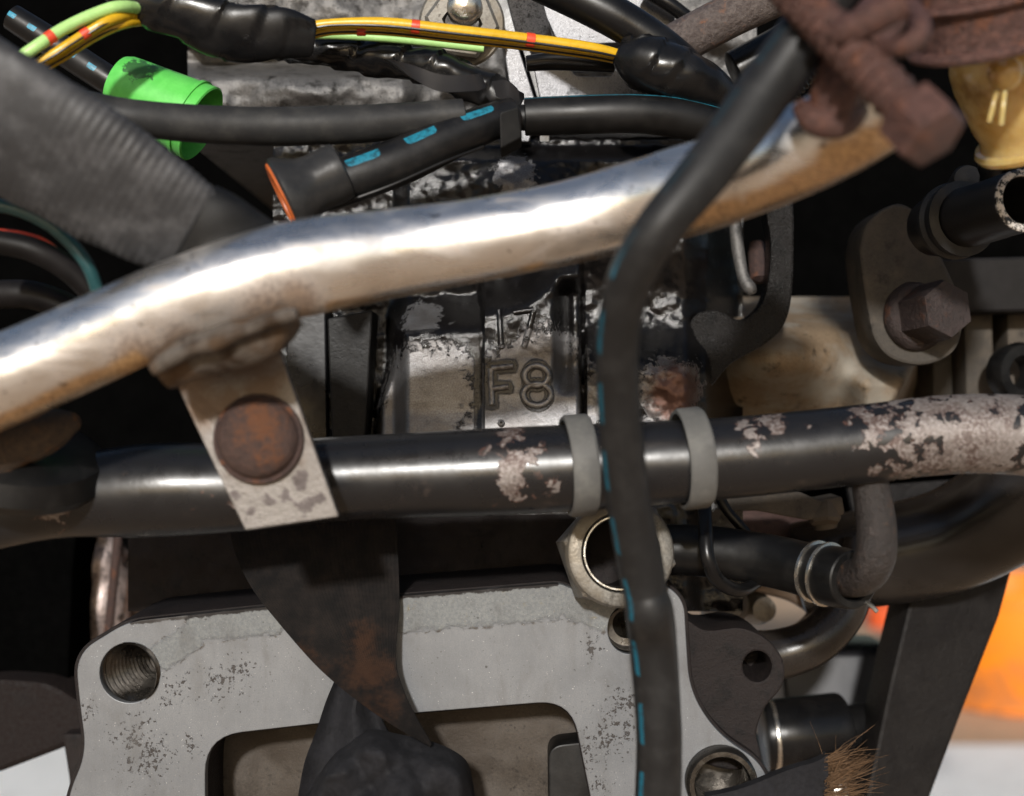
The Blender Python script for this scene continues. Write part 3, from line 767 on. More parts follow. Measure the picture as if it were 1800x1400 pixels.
# weld: string of overlapping beads along the joint
m_weld = cast('welded_steel', (.30, .26, .225), (.07, .04, .022), .75, .48, .5, 600, tint=(.17, .105, .06), bumpd=.0006, dirtsc=150)
wp = spline([(268, 650, .4475, 11), (300, 630, .4460, 14), (340, 612, .4425, 12), (380, 600, .4420, 16), (420, 585, .4405, 13), (460, 570, .4405, 15), (500, 556, .4410, 13), (522, 552, .440, 9)], 9)
wb = [tube([tuple(q) for q in wp], seg=20, step=3, wob=.42)]
finish('weld_bead', wb, m_weld, ct, smooth=80)
finish('bracket_knuckle', [tube([(292, 650, .462, 38), (345, 628, .458, 44), (400, 612, .455, 43), (450, 598, .453, 41), (490, 574, .453, 36), (508, 552, .455, 28)], seg=32, step=4, wob=.16)], m_weld, ct)
bo = thing('rusty_bolt', 'rusty brown round bolt head on the bracket tab welded to the chrome tube', 'bolt', P(455, 840, .49))
r = 72*.487/F
finish('bolt_head', [lathe([(.0001, .0086), (r*.5, .0083), (r*.82, .0072), (r*.95, .0050), (r, .0025), (r*.98, -.001)], P(455, 770, .489), (.06, -1, .05), 44)], m_rusthead, bo)
finish('washer', [lathe([(r*.8, .002), (r*1.09, .002), (r*1.11, .0008), (r*1.09, -.001)], P(455, 772, .4885), (.02, -1, .02), 40)], m_rust, bo)

# rusty lump and rubber cup at the far left below the chrome tube
rl = finish('rusty_mount', [tube([(-60, 800, .50, 52), (20, 778, .50, 48), (80, 757, .50, 38), (128, 742, .50, 20), (140, 738, .5, 8)], seg=20, step=6, wob=.25)], rust('rusty_mount_steel', (.045, .03, .022), (.13, .09, .06), (.24, .10, .03), .5))
tag(rl, 'rust-flaked mounting stub under the left end of the chrome tube', 'mount')
rc = finish('rubber_cup', [lathe([(.0001, .016), (.024, .016), (.031, .012), (.033, .004), (.030, 0), (.0001, -.002)], P(25, 842, .525), (.25, -.35, 1), 44)], m_rub)
tag(rc, 'black rubber cup under the rust-flaked stub at the left', 'rubber cup')

# ================================================================== FRONT HOSE
fh = thing('dashed_hose', 'black rubber hose with blue dashes hanging in front of the tubes', 'hose', P(1160, 1450, .50))
finish('hose_wall', [tube([(1470, -30, .425, 48), (1405, 75, .425, 50), (1330, 180, .422, 50), (1245, 296, .415, 46), (1160, 400, .412, 43), (1108, 490, .420, 41), (1087, 590, .432, 38), (1088, 700, .445, 38), (1100, 850, .462, 39), (1124, 985, .477, 41), (1134, 1040, .4805, 38.5), (1141, 1072, .4815, 42.5), (1148, 1130, .49, 42), (1158, 1280, .495, 40), (1156, 1420, .50, 41), (1150, 1560, .50, 41)], seg=32, step=7, ref=(-.70, -.70, .1), wob=.02, fix=True)], m_hose, fh)

# ================================================================== LEFT RIBBED SLEEVE
sl = thing('ribbed_sleeve', 'wide dark grey ribbed rubber sleeve slanting down at the left', 'sleeve', P(200, 470, .47))
finish('sleeve_wall', [tube([(-170, 100, .455, 132), (-40, 190, .455, 132), (90, 262, .458, 128), (200, 330, .462, 118), (310, 395, .468, 100), (420, 450, .475, 78), (520, 500, .485, 62)], seg=64, step=1.6, ref=(0, -.4, 1), ribs=(.006, .0028, lambda L: sm(.035, .07, L)), wob=.03, flat=(1.02, .42), ends=('cap', 'cap'))], m_sleeve, sl)
finish('sleeve_shade_end', [tube([(330, 408, .4680, 96), (375, 432, .4705, 97), (440, 462, .476, 84), (540, 510, .486, 66)], seg=48, step=4, ref=(0, -.4, 1), wob=.01, flat=(1.02, .50))], m_rub, sl)  # dark end piece added to stand in for shade on the sleeve

def wire(name, pts, m, label, cat='wire', group=None, **kw):
    o = finish(name, [tube(pts, seg=kw.pop('seg', 14), step=kw.pop('step', 6), **kw)], m); return tag(o, label, cat, group)
wire('teal_cable', [(-30, 355, .49, 12), (40, 372, .49, 12), (100, 405, .49, 12), (150, 460, .495, 12), (175, 520, .5, 12)], m_teal, 'thin teal cable under the ribbed sleeve', 'cable')
wire('black_cable', [(-40, 420, .50, 22), (60, 440, .50, 22), (140, 490, .505, 22), (190, 560, .51, 22)], m_blackm, 'thick black cable below the teal cable at the left', 'cable')
wire('red_cable', [(-30, 405, .505, 5), (40, 412, .505, 5), (90, 432, .51, 5), (130, 480, .515, 5)], m_redband, 'thin red cable in the dark below the sleeve', 'cable')
wire('black_cable', [(-40, 520, .54, 26), (60, 520, .54, 26), (150, 560, .545, 26), (220, 620, .55, 24)], m_blackm, 'thickest black cable low down behind the chrome tube at the left', 'cable')

# ================================================================== TOP HOSES
o = finish('vacuum_hose', [tube([(130, 185, .525, 30), (240, 208, .530, 32), (420, 222, .540, 34), (600, 220, .548, 34), (740, 210, .555, 31), (815, 203, .558, 29)], seg=30, step=7, ends=('cap', 'hollow'), wob=.02)], m_rubdust)
tag(o, 'dusty black hose lying level under the green cap, cut square at its right end', 'hose')
o = thing('capped_hose', 'black hose with a fine blue line and plugged left end beside the casting ridge', 'hose', P(1000, 240, .57))
finish('hose_wall', [tube([(922, 206, .572, 33), (1000, 203, .572, 34), (1100, 200, .572, 34), (1180, 206, .575, 35), (1260, 225, .58, 35), (1340, 250, .585, 33)], seg=30, step=7, ref=(0, -.45, 1), ends=('hollow', 'cap'), wob=.015)], m_rubline, o)
finish('end_plug', [tube([(900, 208, .572, 22), (925, 207, .572, 23), (960, 205, .572, 23)], seg=24, step=5)], m_rub, o)
br = thing('branch_hose', 'short black hose with two bright blue dashes rising from a flared boot', 'hose', P(740, 330, .55))
finish('hose_wall', [tube([(560, 335, .545, 40), (610, 318, .545, 41), (700, 285, .55, 42), (790, 244, .556, 38), (850, 220, .56, 34), (905, 200, .565, 30)], seg=32, step=6, ref=(0, -.75, .75), wob=.02)], m_branch, br)
finish('mould_seam', [tube([(600, 358, .539, 3), (690, 325, .541, 3), (780, 285, .548, 3), (850, 258, .556, 3)], seg=8, step=8)], m_rub, br)
finish('clip_block', [plate(fillet([(878, 200, 6), (912, 188, 6), (918, 240, 5), (880, 262, 5)]), .548, .022, bevel=3, tilt=(.35, -.2))], m_branch_clip, br)
bt2 = thing('flared_boot', 'dark grey flared rubber boot with an orange lip on the end of the branch hose', 'rubber boot', P(540, 390, .53))
Ob = P(500, 348, .530); axb = (P(620, 320, .545)-Ob).normalized(); axb = Vector((.88, .13, .44)).normalized()
k = .54/F
finish('boot_wall', [lathe([(50*k, 2*k), (66*k, -2*k), (72*k, 3*k), (71*k, 11*k), (62*k, 26*k), (53*k, 44*k), (50*k, 62*k), (52*k, 95*k), (50*k, 110*k), (40*k, 114*k), (38*k, 60*k)], Ob, axb, 48)], m_boot, bt2)
finish('orange_lip', [lathe([(66*k, 0), (64*k, -5*k), (58*k, -7*k), (52*k, -4*k), (50*k, 20*k), (.0001, 22*k)], Ob, axb, 48)], m_orange, bt2)

# green cap
gc = thing('green_cap', 'bright green tapered plastic cap with smudged black print behind the dusty hose', 'cap', P(280, 285, .58))
Og = P(222, 150, .580); axg = (P(362, 222, .577)-Og).normalized(); k = .57/F
finish('cap_shell', [lathe([(.0001, -22*k), (34*k, -21*k), (47*k, -17*k), (52*k, -6*k), (54*k, 8*k), (67*k, 115*k), (71*k, 155*k), (68*k, 157*k), (63*k, 118*k), (48*k, 10*k), (.0001, 8*k)], Og, axg, 56)], m_green, gc)
finish('cap_rib', [lathe([(68*k, 128*k), (72*k, 129*k), (72.5*k, 136*k), (68*k, 137*k)], Og, axg, 56)], m_green, gc)
wire('striped_pipe', [(20, 30, .60, 24), (90, 75, .60, 26), (150, 115, .60, 26), (220, 160, .60, 26)], rubber('striped_pipe_rubber', (.012, .012, .013), .35, .2, dash=(.010, .4, 0, .06, (.02, .22, .34))), 'black pipe with blue stripes entering the green cap', 'pipe', ref=(.2, -.9, .2), seg=22)

# ================================================================== WIRING HARNESS
def striped(name, pts, m, label, bands, grp, stripe=True):
    t = thing(name, label, 'wire', P(pts[0][0], pts[0][1], pts[0][2]), grp)
    finish('insulation', [tube(pts, seg=14, step=5)], m, t)
    if stripe:
        finish('tracer_stripe', [tube([(x-1, y+r*.38, d-r*d/F*.78, r*.24) for x, y, d, r in pts], seg=8, step=6)], m_blackwire, t)
    for (i, f) in bands:
        a = np.array(pts[i])*(1-f)+np.array(pts[i+1])*f; b = np.array(pts[i])*(1-f-.0)+np.array(pts[i+1])*f
        dvec = np.array(pts[i+1])-np.array(pts[i]); dvec = dvec/np.linalg.norm(dvec[:2])
        p0 = a-dvec*8; p1 = a+dvec*8; p0[3] = p1[3] = a[3]*1.13
        finish('marker_band', [tube([tuple(p0), tuple(p1)], seg=14, step=4)], m_redband, t)
G = 'loom wires at the top'
striped('loom_wire', [(20, 112, .52, 11), (60, 85, .52, 11), (110, 52, .525, 11), (170, 24, .53, 11), (215, 12, .535, 11), (270, 22, .553, 11), (320, 40, .562, 9), (380, 45, .562, 8)], m_green_wire, 'pale green wire with a red band arching over at the upper left', [(1, .55)], G, False)
striped('loom_wire', [(50, 122, .525, 9), (100, 92, .525, 9), (150, 60, .528, 9), (200, 34, .532, 9), (262, 28, .553, 9), (330, 44, .562, 8)], m_yellow, 'upper yellow wire with a black tracer, arching under the green wire at the upper left', [(1, 1.0)], G)
striped('loom_wire', [(65, 126, .53, 8), (115, 98, .53, 8), (165, 66, .533, 8), (215, 44, .537, 8), (270, 38, .555, 8), (330, 48, .563, 7)], m_yellow, 'lower yellow wire of the pair at the upper left', [], G)
striped('loom_wire', [(535, 52, .56, 11), (580, 42, .56, 8.5), (680, 42, .562, 11), (800, 55, .565, 11), (920, 69, .57, 11), (1040, 86, .575, 11), (1110, 102, .58, 8)], m_yellow, 'upper yellow wire with red bands running across in front of the top nut', [(2, .42), (4, .1)], G)
striped('loom_wire', [(545, 62, .565, 8), (590, 54, .566, 8), (680, 55, .568, 8), (800, 68, .571, 8), (920, 81, .576, 8), (1040, 97, .581, 8), (1110, 111, .585, 7)], m_yellow, 'lower yellow wire with black tracer running across in front of the top nut', [(1, .5)], G)
wire('loom_wire', [(550, 62, .575, 7), (620, 64, .577, 7), (720, 72, .58, 7), (850, 86, .585, 7)], m_green_wire, 'pale green wire just under the lower yellow wire below the nut', 'wire', G)

def tape(pts, name, label, seed, wob=.06, seg=36, flat=None):
    # spiral wrap: overlapping turns show as sloping steps
    V, Fc, U = tube(pts, seg=seg, step=4, wob=wob, seed=seed, flat=flat)
    V2 = []
    for i, v in enumerate(V):
        ring = i//seg; kk = i % seg
        ph = ring/19.0+1.6*kk/seg+.5*fb(Vector((ring*.05, kk*.02, seed)), 2)
        q = ph-math.floor(ph); big = fb(Vector((v.x*26+seed, v.y*26, v.z*26)), 2)
        V2.append(v+Vector((0, -.0016*q-.0022*big, .0009*q+.0022*big)))
    o = finish(name, [(V2, Fc, U)], m_tape, smooth=50); return tag(o, label, 'taped loom', 'taped looms at the top')
tape([(190, -40, .545, 34), (250, 2, .545, 36), (320, 26, .545, 36), (390, 56, .548, 40), (440, 66, .55, 40), (500, 62, .553, 38), (552, 70, .556, 30)], 'taped_loom', 'black taped wiring loom at the upper left where the yellow wires disappear', 1.0, flat=(1.12, .55))
tape([(420, 78, .59, 26), (520, 85, .588, 28), (620, 92, .586, 29), (720, 112, .585, 32), (800, 138, .584, 34), (860, 162, .584, 32), (915, 186, .585, 20)], 'taped_loom', 'black loom with torn shiny tape sagging from below the yellow wires towards the ridge', 5.0, .22)
tape([(1085, 92, .575, 22), (1120, 108, .575, 44), (1165, 128, .577, 50), (1215, 150, .58, 46), (1265, 178, .585, 34), (1300, 205, .59, 26)], 'taped_loom', 'black taped loom bundle at the right end of the yellow wires', 9.0)
# torn flaps of tape on the sagging loom
fl1 = finish('tape_flap', [ribbon([(668, 100, .560, 690, 112, .563), (720, 112, .556, 730, 140, .558), (775, 130, .556, 775, 160, .558), (830, 130, .558, 842, 158, .562), (845, 128, .562, 855, 150, .566)], 8, .0006, 6, .004)], rubber('torn_tape', (.05, .05, .055), .32, .3))
tag(fl1, 'torn grey flap of tape curling off the sagging loom', 'tape')
fl2 = finish('tape_flap', [ribbon([(865, 142, .565, 872, 168, .567), (890, 140, .562, 895, 180, .566), (912, 160, .566, 915, 188, .57)], 6, .0006, 5, .004)], rubber('torn_tape_end', (.05, .05, .055), .34, .3))
tag(fl2, 'small torn tape end beside the bright casting ridge', 'tape')
wire('loom_branch', [(925, 112, .59, 14), (975, 108, .59, 16), (1030, 112, .59, 14), (1080, 118, .592, 10)], m_tape, 'short black branch lead under the yellow wires near the notched bracket', 'lead')

# top nut
tn = thing('top_nut', 'grimy zinc hex nut on a domed stud behind the yellow wires', 'nut', P(812, 90, .62))
On = P(812, 42, .612); k = .61/F; an = (0.05, -1, -.15)
finish('washer', [lathe([(30*k, -10*k), (75*k, -10*k), (76*k, -4*k), (72*k, 0), (30*k, 0)], On, an, 44)], m_zinc, tn)
finish('hex_nut', [lathe([(66*k, 0), (66*k, 26*k), (60*k, 32*k), (36*k, 33*k), (34*k, 20*k)], On, an, 6, .4)], m_zinc, tn, smooth=30)
finish('stud', [lathe([(31*k, 0), (31*k, 40*k), (27*k, 47*k), (16*k, 52*k), (.0001, 54*k)], On+Vector((.001, 0, .006)), an, 36)], m_steel, tn)

# notched bracket and neighbours, top centre right
nb = thing('notched_bracket', 'bright grey pressed bracket with a square notch right of the casting ridge', 'bracket', P(1050, 190, .63))
finish('bracket_plate', [plate(fillet([(938, 118, 5), (998, 116, 4), (1012, 134, 10), (1074, 134, 2), (1086, 112, 8), (1230, 108, 6), (1250, 230, 6), (960, 230, 6)]), .632, .006, bevel=1.5)], m_bracketgrey, nb)
finish('upper_plate', [plate(fillet([(948, 4, 4), (1180, -30, 4), (1190, 70, 10), (1040, 78, 10), (980, 74, 4)]), .640, .006, bevel=1.5)], m_bracketgrey, nb)
fp = finish('folded_plate', [plate(fillet([(884, -30, 4), (944, -30, 4), (974, 68, 4), (908, 62, 4)]), .622, .005, bevel=1.2, tilt=(.1, -.3))], m_bracketgrey)
tag(fp, 'small grey folded plate beside the top nut', 'plate')
wire('black_conduit', [(940, -35, .585, 34), (1030, 5, .58, 36), (1110, 48, .58, 36), (1190, 105, .582, 34), (1260, 170, .588, 30), (1320, 240, .6, 28)], m_cable, 'thick shiny black conduit slanting down to the taped bundle', 'conduit', seg=26)
wire('rusty_pipe', [(1130, 110, .60, 36), (1200, 72, .60, 38), (1290, 25, .60, 38), (1400, -25, .60, 38)], rust('pitted_rusty_pipe', (.08, .055, .048), (.20, .165, .15), (.26, .10, .04), .35, rough=.5), 'pitted rusty grey pipe at the top behind the dashed hose', 'pipe', seg=26)
for i, (x0, y0, x1, y1, r, lab) in enumerate([(1130, -20, 1240, 60, 13, 'left'), (1180, -30, 1300, 10, 10, 'right')]):
    wire('thin_black_lead', [(x0, y0, .63, r), ((x0+x1)/2, (y0+y1)/2-6, .63, r), (x1, y1, .635, r)], m_cable, 'thin black lead in the dark above the rusty pipe, %s' % ('the thicker one' if i == 0 else 'the thinner one'), 'lead')
wire('black_pipe', [(1290, 130, .63, 40), (1370, 90, .63, 42), (1470, 30, .63, 42)], m_cable, 'black pipe in the dark below the rusty pipe', 'pipe', seg=24)
o = finish('corrugated_tube', [tube([(1330, 210, .56, 24), (1385, 155, .56, 25), (1440, 90, .56, 25)], seg=28, step=1.2, ribs=(.10, .0022))], m_blackp)
tag(o, 'small shiny corrugated black tube behind the upper end of the dashed hose', 'tube')

# ================================================================== RUSTY HOSE CLAMP, AMBER BOTTLE (near, upper right)
am = thing('amber_reservoir', 'translucent amber plastic reservoir at the upper right edge', 'reservoir', P(1760, 290, .52))
Oa = P(1800, 160, .520); k = .52/F; aa = Vector((-.42, -.34, .86)).normalized()
finish('reservoir_shell', [lathe([(.0001, -108*k), (60*k, -107*k), (98*k, -98*k), (106*k, -88*k), (100*k, -76*k), (98*k, -60*k), (104*k, -40*k), (108*k, 0), (112*k, 40*k), (110*k, 75*k), (98*k, 105*k), (80*k, 125*k), (76*k, 260*k)], Oa, aa, 64)], m_amber, am)
finish('moulded_bump', [lathe([(.0001, 22*k), (16*k, 19*k), (26*k, 8*k), (28*k, -10*k)], P(1768, 128, .478), (-.1, -1, .1), 30)], m_amber, am)
for (a, b) in (((1752, 160), (1738, 215)), ((1766, 160), (1760, 220))):
    finish('moulded_rib', [tube([(a[0], a[1], .477, 5), ((a[0]+b[0])/2, (a[1]+b[1])/2, .476, 5), (b[0], b[1], .478, 5)], seg=10, step=5)], m_amber, am)
finish('base_rim', [lathe([(98*k, -78*k), (110*k, -80*k), (114*k, -88*k), (110*k, -97*k), (96*k, -100*k)], Oa, aa, 64)], m_amber, am)

cl = thing('hose_clamp', 'thick rusty hose clamp with a knuckled lug at the upper right', 'clamp', P(1600, 200, .42))
k = .43/F; Oc = P(1722, 24, .475); ac = Vector((-.22, -.36, .9)).normalized()
finish('clamp_band', [lathe([(120*k, -62*k), (132*k, -70*k), (143*k, -66*k), (146*k, -58*k), (142*k, -50*k), (130*k, -44*k), (127*k, -10*k), (130*k, 18*k), (142*k, 24*k), (147*k, 32*k), (143*k, 41*k), (131*k, 46*k), (126*k, 80*k), (130*k, 100*k), (142*k, 106*k), (146*k, 116*k), (140*k, 124*k), (126*k, 130*k), (126*k, 220*k)], Oc, ac, 64)], m_rustclamp, cl)
finish('clamp_lug', [tube([(1560, 10, .425, 50), (1532, 50, .420, 52), (1500, 95, .418, 52), (1474, 150, .419, 49), (1455, 200, .421, 43), (1446, 225, .422, 36)], seg=28, step=6, wob=.05, flat=(1.0, .62), ref=(1, 0, .5))], m_rustclamp, cl)
finish('barrel_nut', [tube([(1474, 64, .398, 25), (1500, 50, .394, 28), (1560, 20, .390, 28), (1584, 8, .390, 25)], seg=26, step=5, wob=.03)], m_rustclamp, cl)
finish('lug_hook', [tube([(1548, 82, .396, 15), (1580, 84, .390, 18), (1610, 68, .388, 20), (1618, 40, .392, 19), (1600, 12, .40, 17)], seg=20, step=4, wob=.05)], m_rustclamp, cl)
finish('lug_foot', [tube([(1404, 186, .424, 16), (1435, 214, .420, 28), (1480, 216, .421, 26), (1520, 194, .426, 10)], seg=20, step=5, wob=.1)], m_rustclamp, cl)
cb = thing('clamp_bolt', 'long rusty threaded bolt with a square head through the hose clamp', 'bolt', P(1620, 290, .38))
p0, p1 = P(1380, -28, .418), P(1622, 222, .380); axc = (p1-p0).normalized(); Lb = (p1-p0).length; k = .38/F
pr = [(.0001, 0)]; n = 15
for i in range(n): pr += [(44*k, Lb*i/n), (31*k, Lb*(i+.5)/n)]
finish('bolt_shank', [lathe(pr+[(35*k, Lb)], p0, axc, 28)], m_rustclamp, cb)
finish('bolt_head', [lathe([(30*k, 0), (60*k, 2*k), (66*k, 10*k), (66*k, 74*k), (60*k, 84*k), (46*k, 88*k), (.0001, 90*k)], P(1596, 194, .3835), axc, 6, .25)], m_rustclamp, cb, smooth=25)

# ================================================================== RIGHT SIDE HOUSINGS
def house_depth(x, y):
    d = .715
    d -= .060*math.exp(-((x-1370)/140)**2-((y-630)/80)**2)
    d -= .030*sm(1470, 1530, x)*sm(620, 680, y)
    d += .06*sm(585, 525, y)
    d += .10*sm(1548+(740-y)*.55, 1580+(740-y)*.55, x)
    d -= .002*fb(Vector((x*.01, y*.01, 3.3)), 3)
    return d
hs = finish('gearbox_housing', [field(1215, 1612, 522, 760, 5, house_depth, back=.88)], m_castbrown, smooth=60)
tag(hs, 'dusty brown cast gearbox housing behind the right half of the black tube', 'housing')
lg = finish('bracket_lug', [plate(smoothloop([(1512, 430), (1530, 385), (1580, 358), (1625, 388), (1655, 450), (1685, 520), (1692, 575), (1675, 620), (1625, 642), (1570, 632), (1538, 598), (1524, 540), (1515, 480)]), .648, .03, bevel=6)], m_lug)
tag(lg, 'grey-brown rounded bracket lug carrying the dark hex bolt at the right', 'bracket')
hb = thing('hex_bolt', 'dark rust-brown hex bolt standing out of the rounded lug at the right', 'bolt', P(1620, 610, .64))
Oh = P(1608, 557, .650); ah = Vector((.30, -1, .08)).normalized(); k = .63/F
finish('bolt_flange', [lathe([(20*k, -6*k), (62*k, -4*k), (64*k, 8*k), (58*k, 20*k), (52*k, 24*k), (20*k, 24*k)], Oh, ah, 44)], m_rustdark, hb)
finish('bolt_head', [lathe([(53*k, 18*k), (53*k, 96*k), (50*k, 104*k), (.0001, 105*k)], Oh, ah, 6, .1)], m_rustdark, hb, smooth=25)
hk = smoothloop([(1345, 345), (1390, 345), (1396, 430), (1392, 520), (1378, 572), (1345, 605), (1285, 640), (1240, 690), (1205, 695), (1212, 570), (1255, 545), (1300, 562), (1338, 535), (1352, 480), (1354, 420)])
o = finish('hook_bracket', [plate(hk, .640, .014, bevel=4)], cast('oily_bracket', (.018, .016, .015), (.006, .006, .006), .55, .26, .3, 900, bumpd=.0008))
tag(o, 'oily black hooked bracket below the right part of the chrome tube', 'bracket')
o = finish('wire_prong', [tube([(1288, 350, .642, 11), (1296, 430, .64, 11), (1306, 485, .638, 11), (1318, 508, .637, 13), (1322, 518, .637, 8)], seg=18, step=5, wob=.08)], cast('greasy_prong', (.26, .25, .24), (.02, .02, .02), .5, .4, .4, 800))
tag(o, 'thin greasy grey prong hanging inside the hooked bracket', 'prong')
o = finish('spring_pin', [lathe([(.0001, .0), (.0035, .001), (.0045, .006), (.0045, .02), (.0001, .021)], P(1330, 425, .668), (0, -.4, -1), 20)], m_rust)
tag(o, 'small rusty pin showing behind the greasy grey prong', 'pin')
rh = thing('ribbed_housing', 'grey ribbed housing behind the hex bolt at the right edge', 'housing', P(1760, 720, .74))
finish('housing_wall', [plate(fillet([(1640, 470, 10), (2000, 470, 10), (2000, 740, 10), (1640, 740, 10)]), .745, .1, bevel=5)], m_lug, rh)
for x in (1695, 1770, 1850):
    finish('housing_rib', [plate(fillet([(x, 555+random.uniform(-8, 8), 8), (x+50, 548, 8), (x+54, 720, 6), (x+4, 720, 6)]), .722, .03, bevel=5)], m_lug, rh)
finish('housing_shelf', [plate(fillet([(1640, 455, 8), (2000, 445, 8), (2000, 545, 12), (1640, 552, 12)]), .700, .05, bevel=6)], m_blackm, rh)
o = finish('sealing_ring', [lathe([(.0075, .01), (.0135, .008), (.015, 0), (.0135, -.004), (.0085, -.004), (.0075, .01)], P(1792, 655, .70), (-.3, 1, 0), 36)], m_rub)
tag(o, 'black sealing ring on the ribbed housing at the right edge', 'ring')
nz = thing('outlet_nozzle', 'short black nozzle with a chipped white rim at the right edge below the reservoir', 'nozzle', P(1730, 440, .60))
def mk_noz():
    M = Mat('nozzle_paint'); n = M.noise(420, 5, .7); u, v = M.uv()
    k = M.ma('MULTIPLY', M.ma('MULTIPLY', M.step(u, .0022, .0008), M.step(u, -.015, -.004)), M.step(n, .46, .54))
    M.set('base', M.mix(k, (.012, .011, .011), (.55, .52, .48))).set('rough', .38).bump(n, .0003, .4); return M.m
finish('nozzle_wall', [tube([(1800, 352, .555, 56), (1770, 361, .565, 55), (1730, 374, .58, 54), (1680, 388, .60, 53), (1640, 400, .62, 52)], seg=40, step=5, ends=('hollow', 'cap'), wall=.74)], mk_noz(), nz)
kk = .6/F; Oz = P(1688, 386, .594); az = (P(1800, 352, .555)-P(1640, 400, .62)).normalized()
finish('nozzle_collar', [lathe([(50*kk, -34*kk), (66*kk, -32*kk), (68*kk, -20*kk), (62*kk, -14*kk), (62*kk, -4*kk), (66*kk, 2*kk), (66*kk, 10*kk), (50*kk, 14*kk)], Oz, az, 44)], m_rubdust, nz)
o = finish('grey_plug', [lathe([(.0001, .006), (.006, .0055), (.0072, .003), (.0075, -.02)], P(1698, 322, .63), (-.1, -1, .2), 28)], m_boot)
tag(o, 'small grey round plug between the reservoir and the black nozzle', 'plug')
for (x, lab) in ((1742, 'left'), (1786, 'right')):
    o = finish('rubber_sleeve', [tube([(x-6, 262, .60, 20), (x, 300, .60, 21), (x+6, 345, .605, 20)], seg=24, step=2, ribs=(.05, .006))], m_rub)
    tag(o, 'black ribbed rubber sleeve under the reservoir, %s' % ('beside the grey plug' if lab == 'left' else 'at the edge of the picture'), 'sleeve')


# ================================================================== UNDER THE BLACK TUBE, RIGHT
ch = thing('coolant_hose', 'black hose clipped onto the rusty outlet pipe under the black tube', 'hose', P(1350, 1030, .57))
finish('hose_wall', [tube([(1150, 965, .60, 44), (1250, 970, .595, 45), (1350, 985, .585, 46), (1420, 1002, .572, 48), (1470, 1014, .559, 53), (1502, 1020, .549, 52)], seg=36, step=6, ends=('cap', 'hollow'), wall=.70, bore=1.2, wob=.02)], m_rub, ch)
for (x, y, d, r, nm) in ((1438, 1006, .568, 54, 1), (1462, 1012, .562, 55, 2)):
    pass
hc = thing('spring_clip', 'bright steel spring clip round the end of the coolant hose', 'clip', P(1455, 1060, .565))
a_h = (P(1512, 1022, .552)-P(1420, 1002, .572)).normalized()
for (x, y, d, r) in ((1434, 1005, .5695, 51), (1454, 1010, .564, 53)):
    q = r*d/F; w = 4.2*d/F
    finish('clip_turn', [lathe([(q-w*.2, -w), (q+w, -w*.6), (q+w, w*.6), (q-w*.2, w), (q-w*.2, -w)], P(x, y, d), a_h, 44)], m_steel, hc)
finish('clip_end', [tube([(1505, 1050, .556, 4), (1530, 1064, .55, 4), (1542, 1076, .548, 4)], seg=8, step=4)], m_steel, hc)
wire('cable_tie', [(1238, 880, .58, 12), (1240, 930, .57, 13), (1244, 980, .565, 13), (1262, 1020, .568, 13), (1300, 1038, .575, 12), (1340, 1018, .59, 10)], m_cable, 'black cable tie looping under the coolant hose', 'cable tie', seg=16)
wire('thin_black_lead', [(1262, 870, .60, 9), (1280, 900, .60, 9), (1310, 935, .60, 9), (1340, 980, .605, 9)], m_cable, 'thin black lead curving down beside the cable tie', 'lead')
lb = thing('lower_bracket', 'brownish stamped bracket under the black tube right of the rubber ring', 'bracket', P(1380, 940, .65))
finish('bracket_plate', [plate(fillet([(1270, 868, 6), (1400, 862, 8), (1440, 880, 8), (1480, 872, 6), (1486, 905, 8), (1420, 915, 8), (1330, 898, 6), (1270, 900, 4)]), .640, .02, bevel=3)], m_lug, lb)
finish('bracket_bolt', [lathe([(.0075, 0), (.0075, .007), (.0065, .0085), (.0001, .0088)], P(1448, 888, .646), (0, -.35, -1), 6)], m_lug, lb, smooth=25)
finish('bracket_stud', [tube([(1448, 880, .65, 22), (1450, 915, .65, 22), (1452, 930, .65, 20)], seg=20, step=4)], m_lug, lb)
o = finish('pale_housing', [tube([(1230, 900, .72, 40), (1320, 930, .72, 46), (1400, 940, .72, 44), (1500, 950, .72, 40)], seg=24, step=8, wob=.1)], cast('pinkish_casting', (.12, .07, .06), (.05, .035, .03), .3, .7, .1, 700))
tag(o, 'pinkish brown casting half hidden below the stamped bracket', 'casting')
o = finish('orange_tab', [plate(fillet([(1588, 884, 3), (1634, 872, 3), (1634, 890, 3), (1590, 900, 3)]), .70, .006, bevel=1)], simple('bright_orange_plastic', (.9, .17, .01), .4, 0, 100, .1))
tag(o, 'small bright orange plastic tab under the bare end of the black tube', 'tab')
o = finish('steel_strip', [plate(fillet([(1490, 858, 5), (1700, 842, 5), (1690, 872, 5), (1560, 895, 5), (1500, 905, 5)]), .715, .006, bevel=1.5)], m_strut)
tag(o, 'dark steel strip behind the orange tab', 'strip')
ex = finish('exhaust_pipe', [tube([(1400, 1000, .70, 80), (1560, 975, .69, 88), (1680, 945, .68, 92), (1790, 880, .665, 98), (1900, 780, .65, 100), (1960, 640, .65, 100)], seg=44, step=9)], m_exh)
tag(ex, 'wide black exhaust pipe bending up behind the bare end of the black tube', 'pipe')
ep = finish('curved_pipe', [tube([(1300, 1155, .66, 46), (1370, 1150, .66, 44), (1430, 1128, .66, 42), (1478, 1080, .665, 40), (1500, 1020, .67, 38), (1505, 960, .68, 38)], seg=32, step=7)], simple('curved_pipe_paint', (.018, .015, .013), .28, 0, 80, .4))
tag(ep, 'dark glossy pipe curving below the coolant hose', 'pipe')
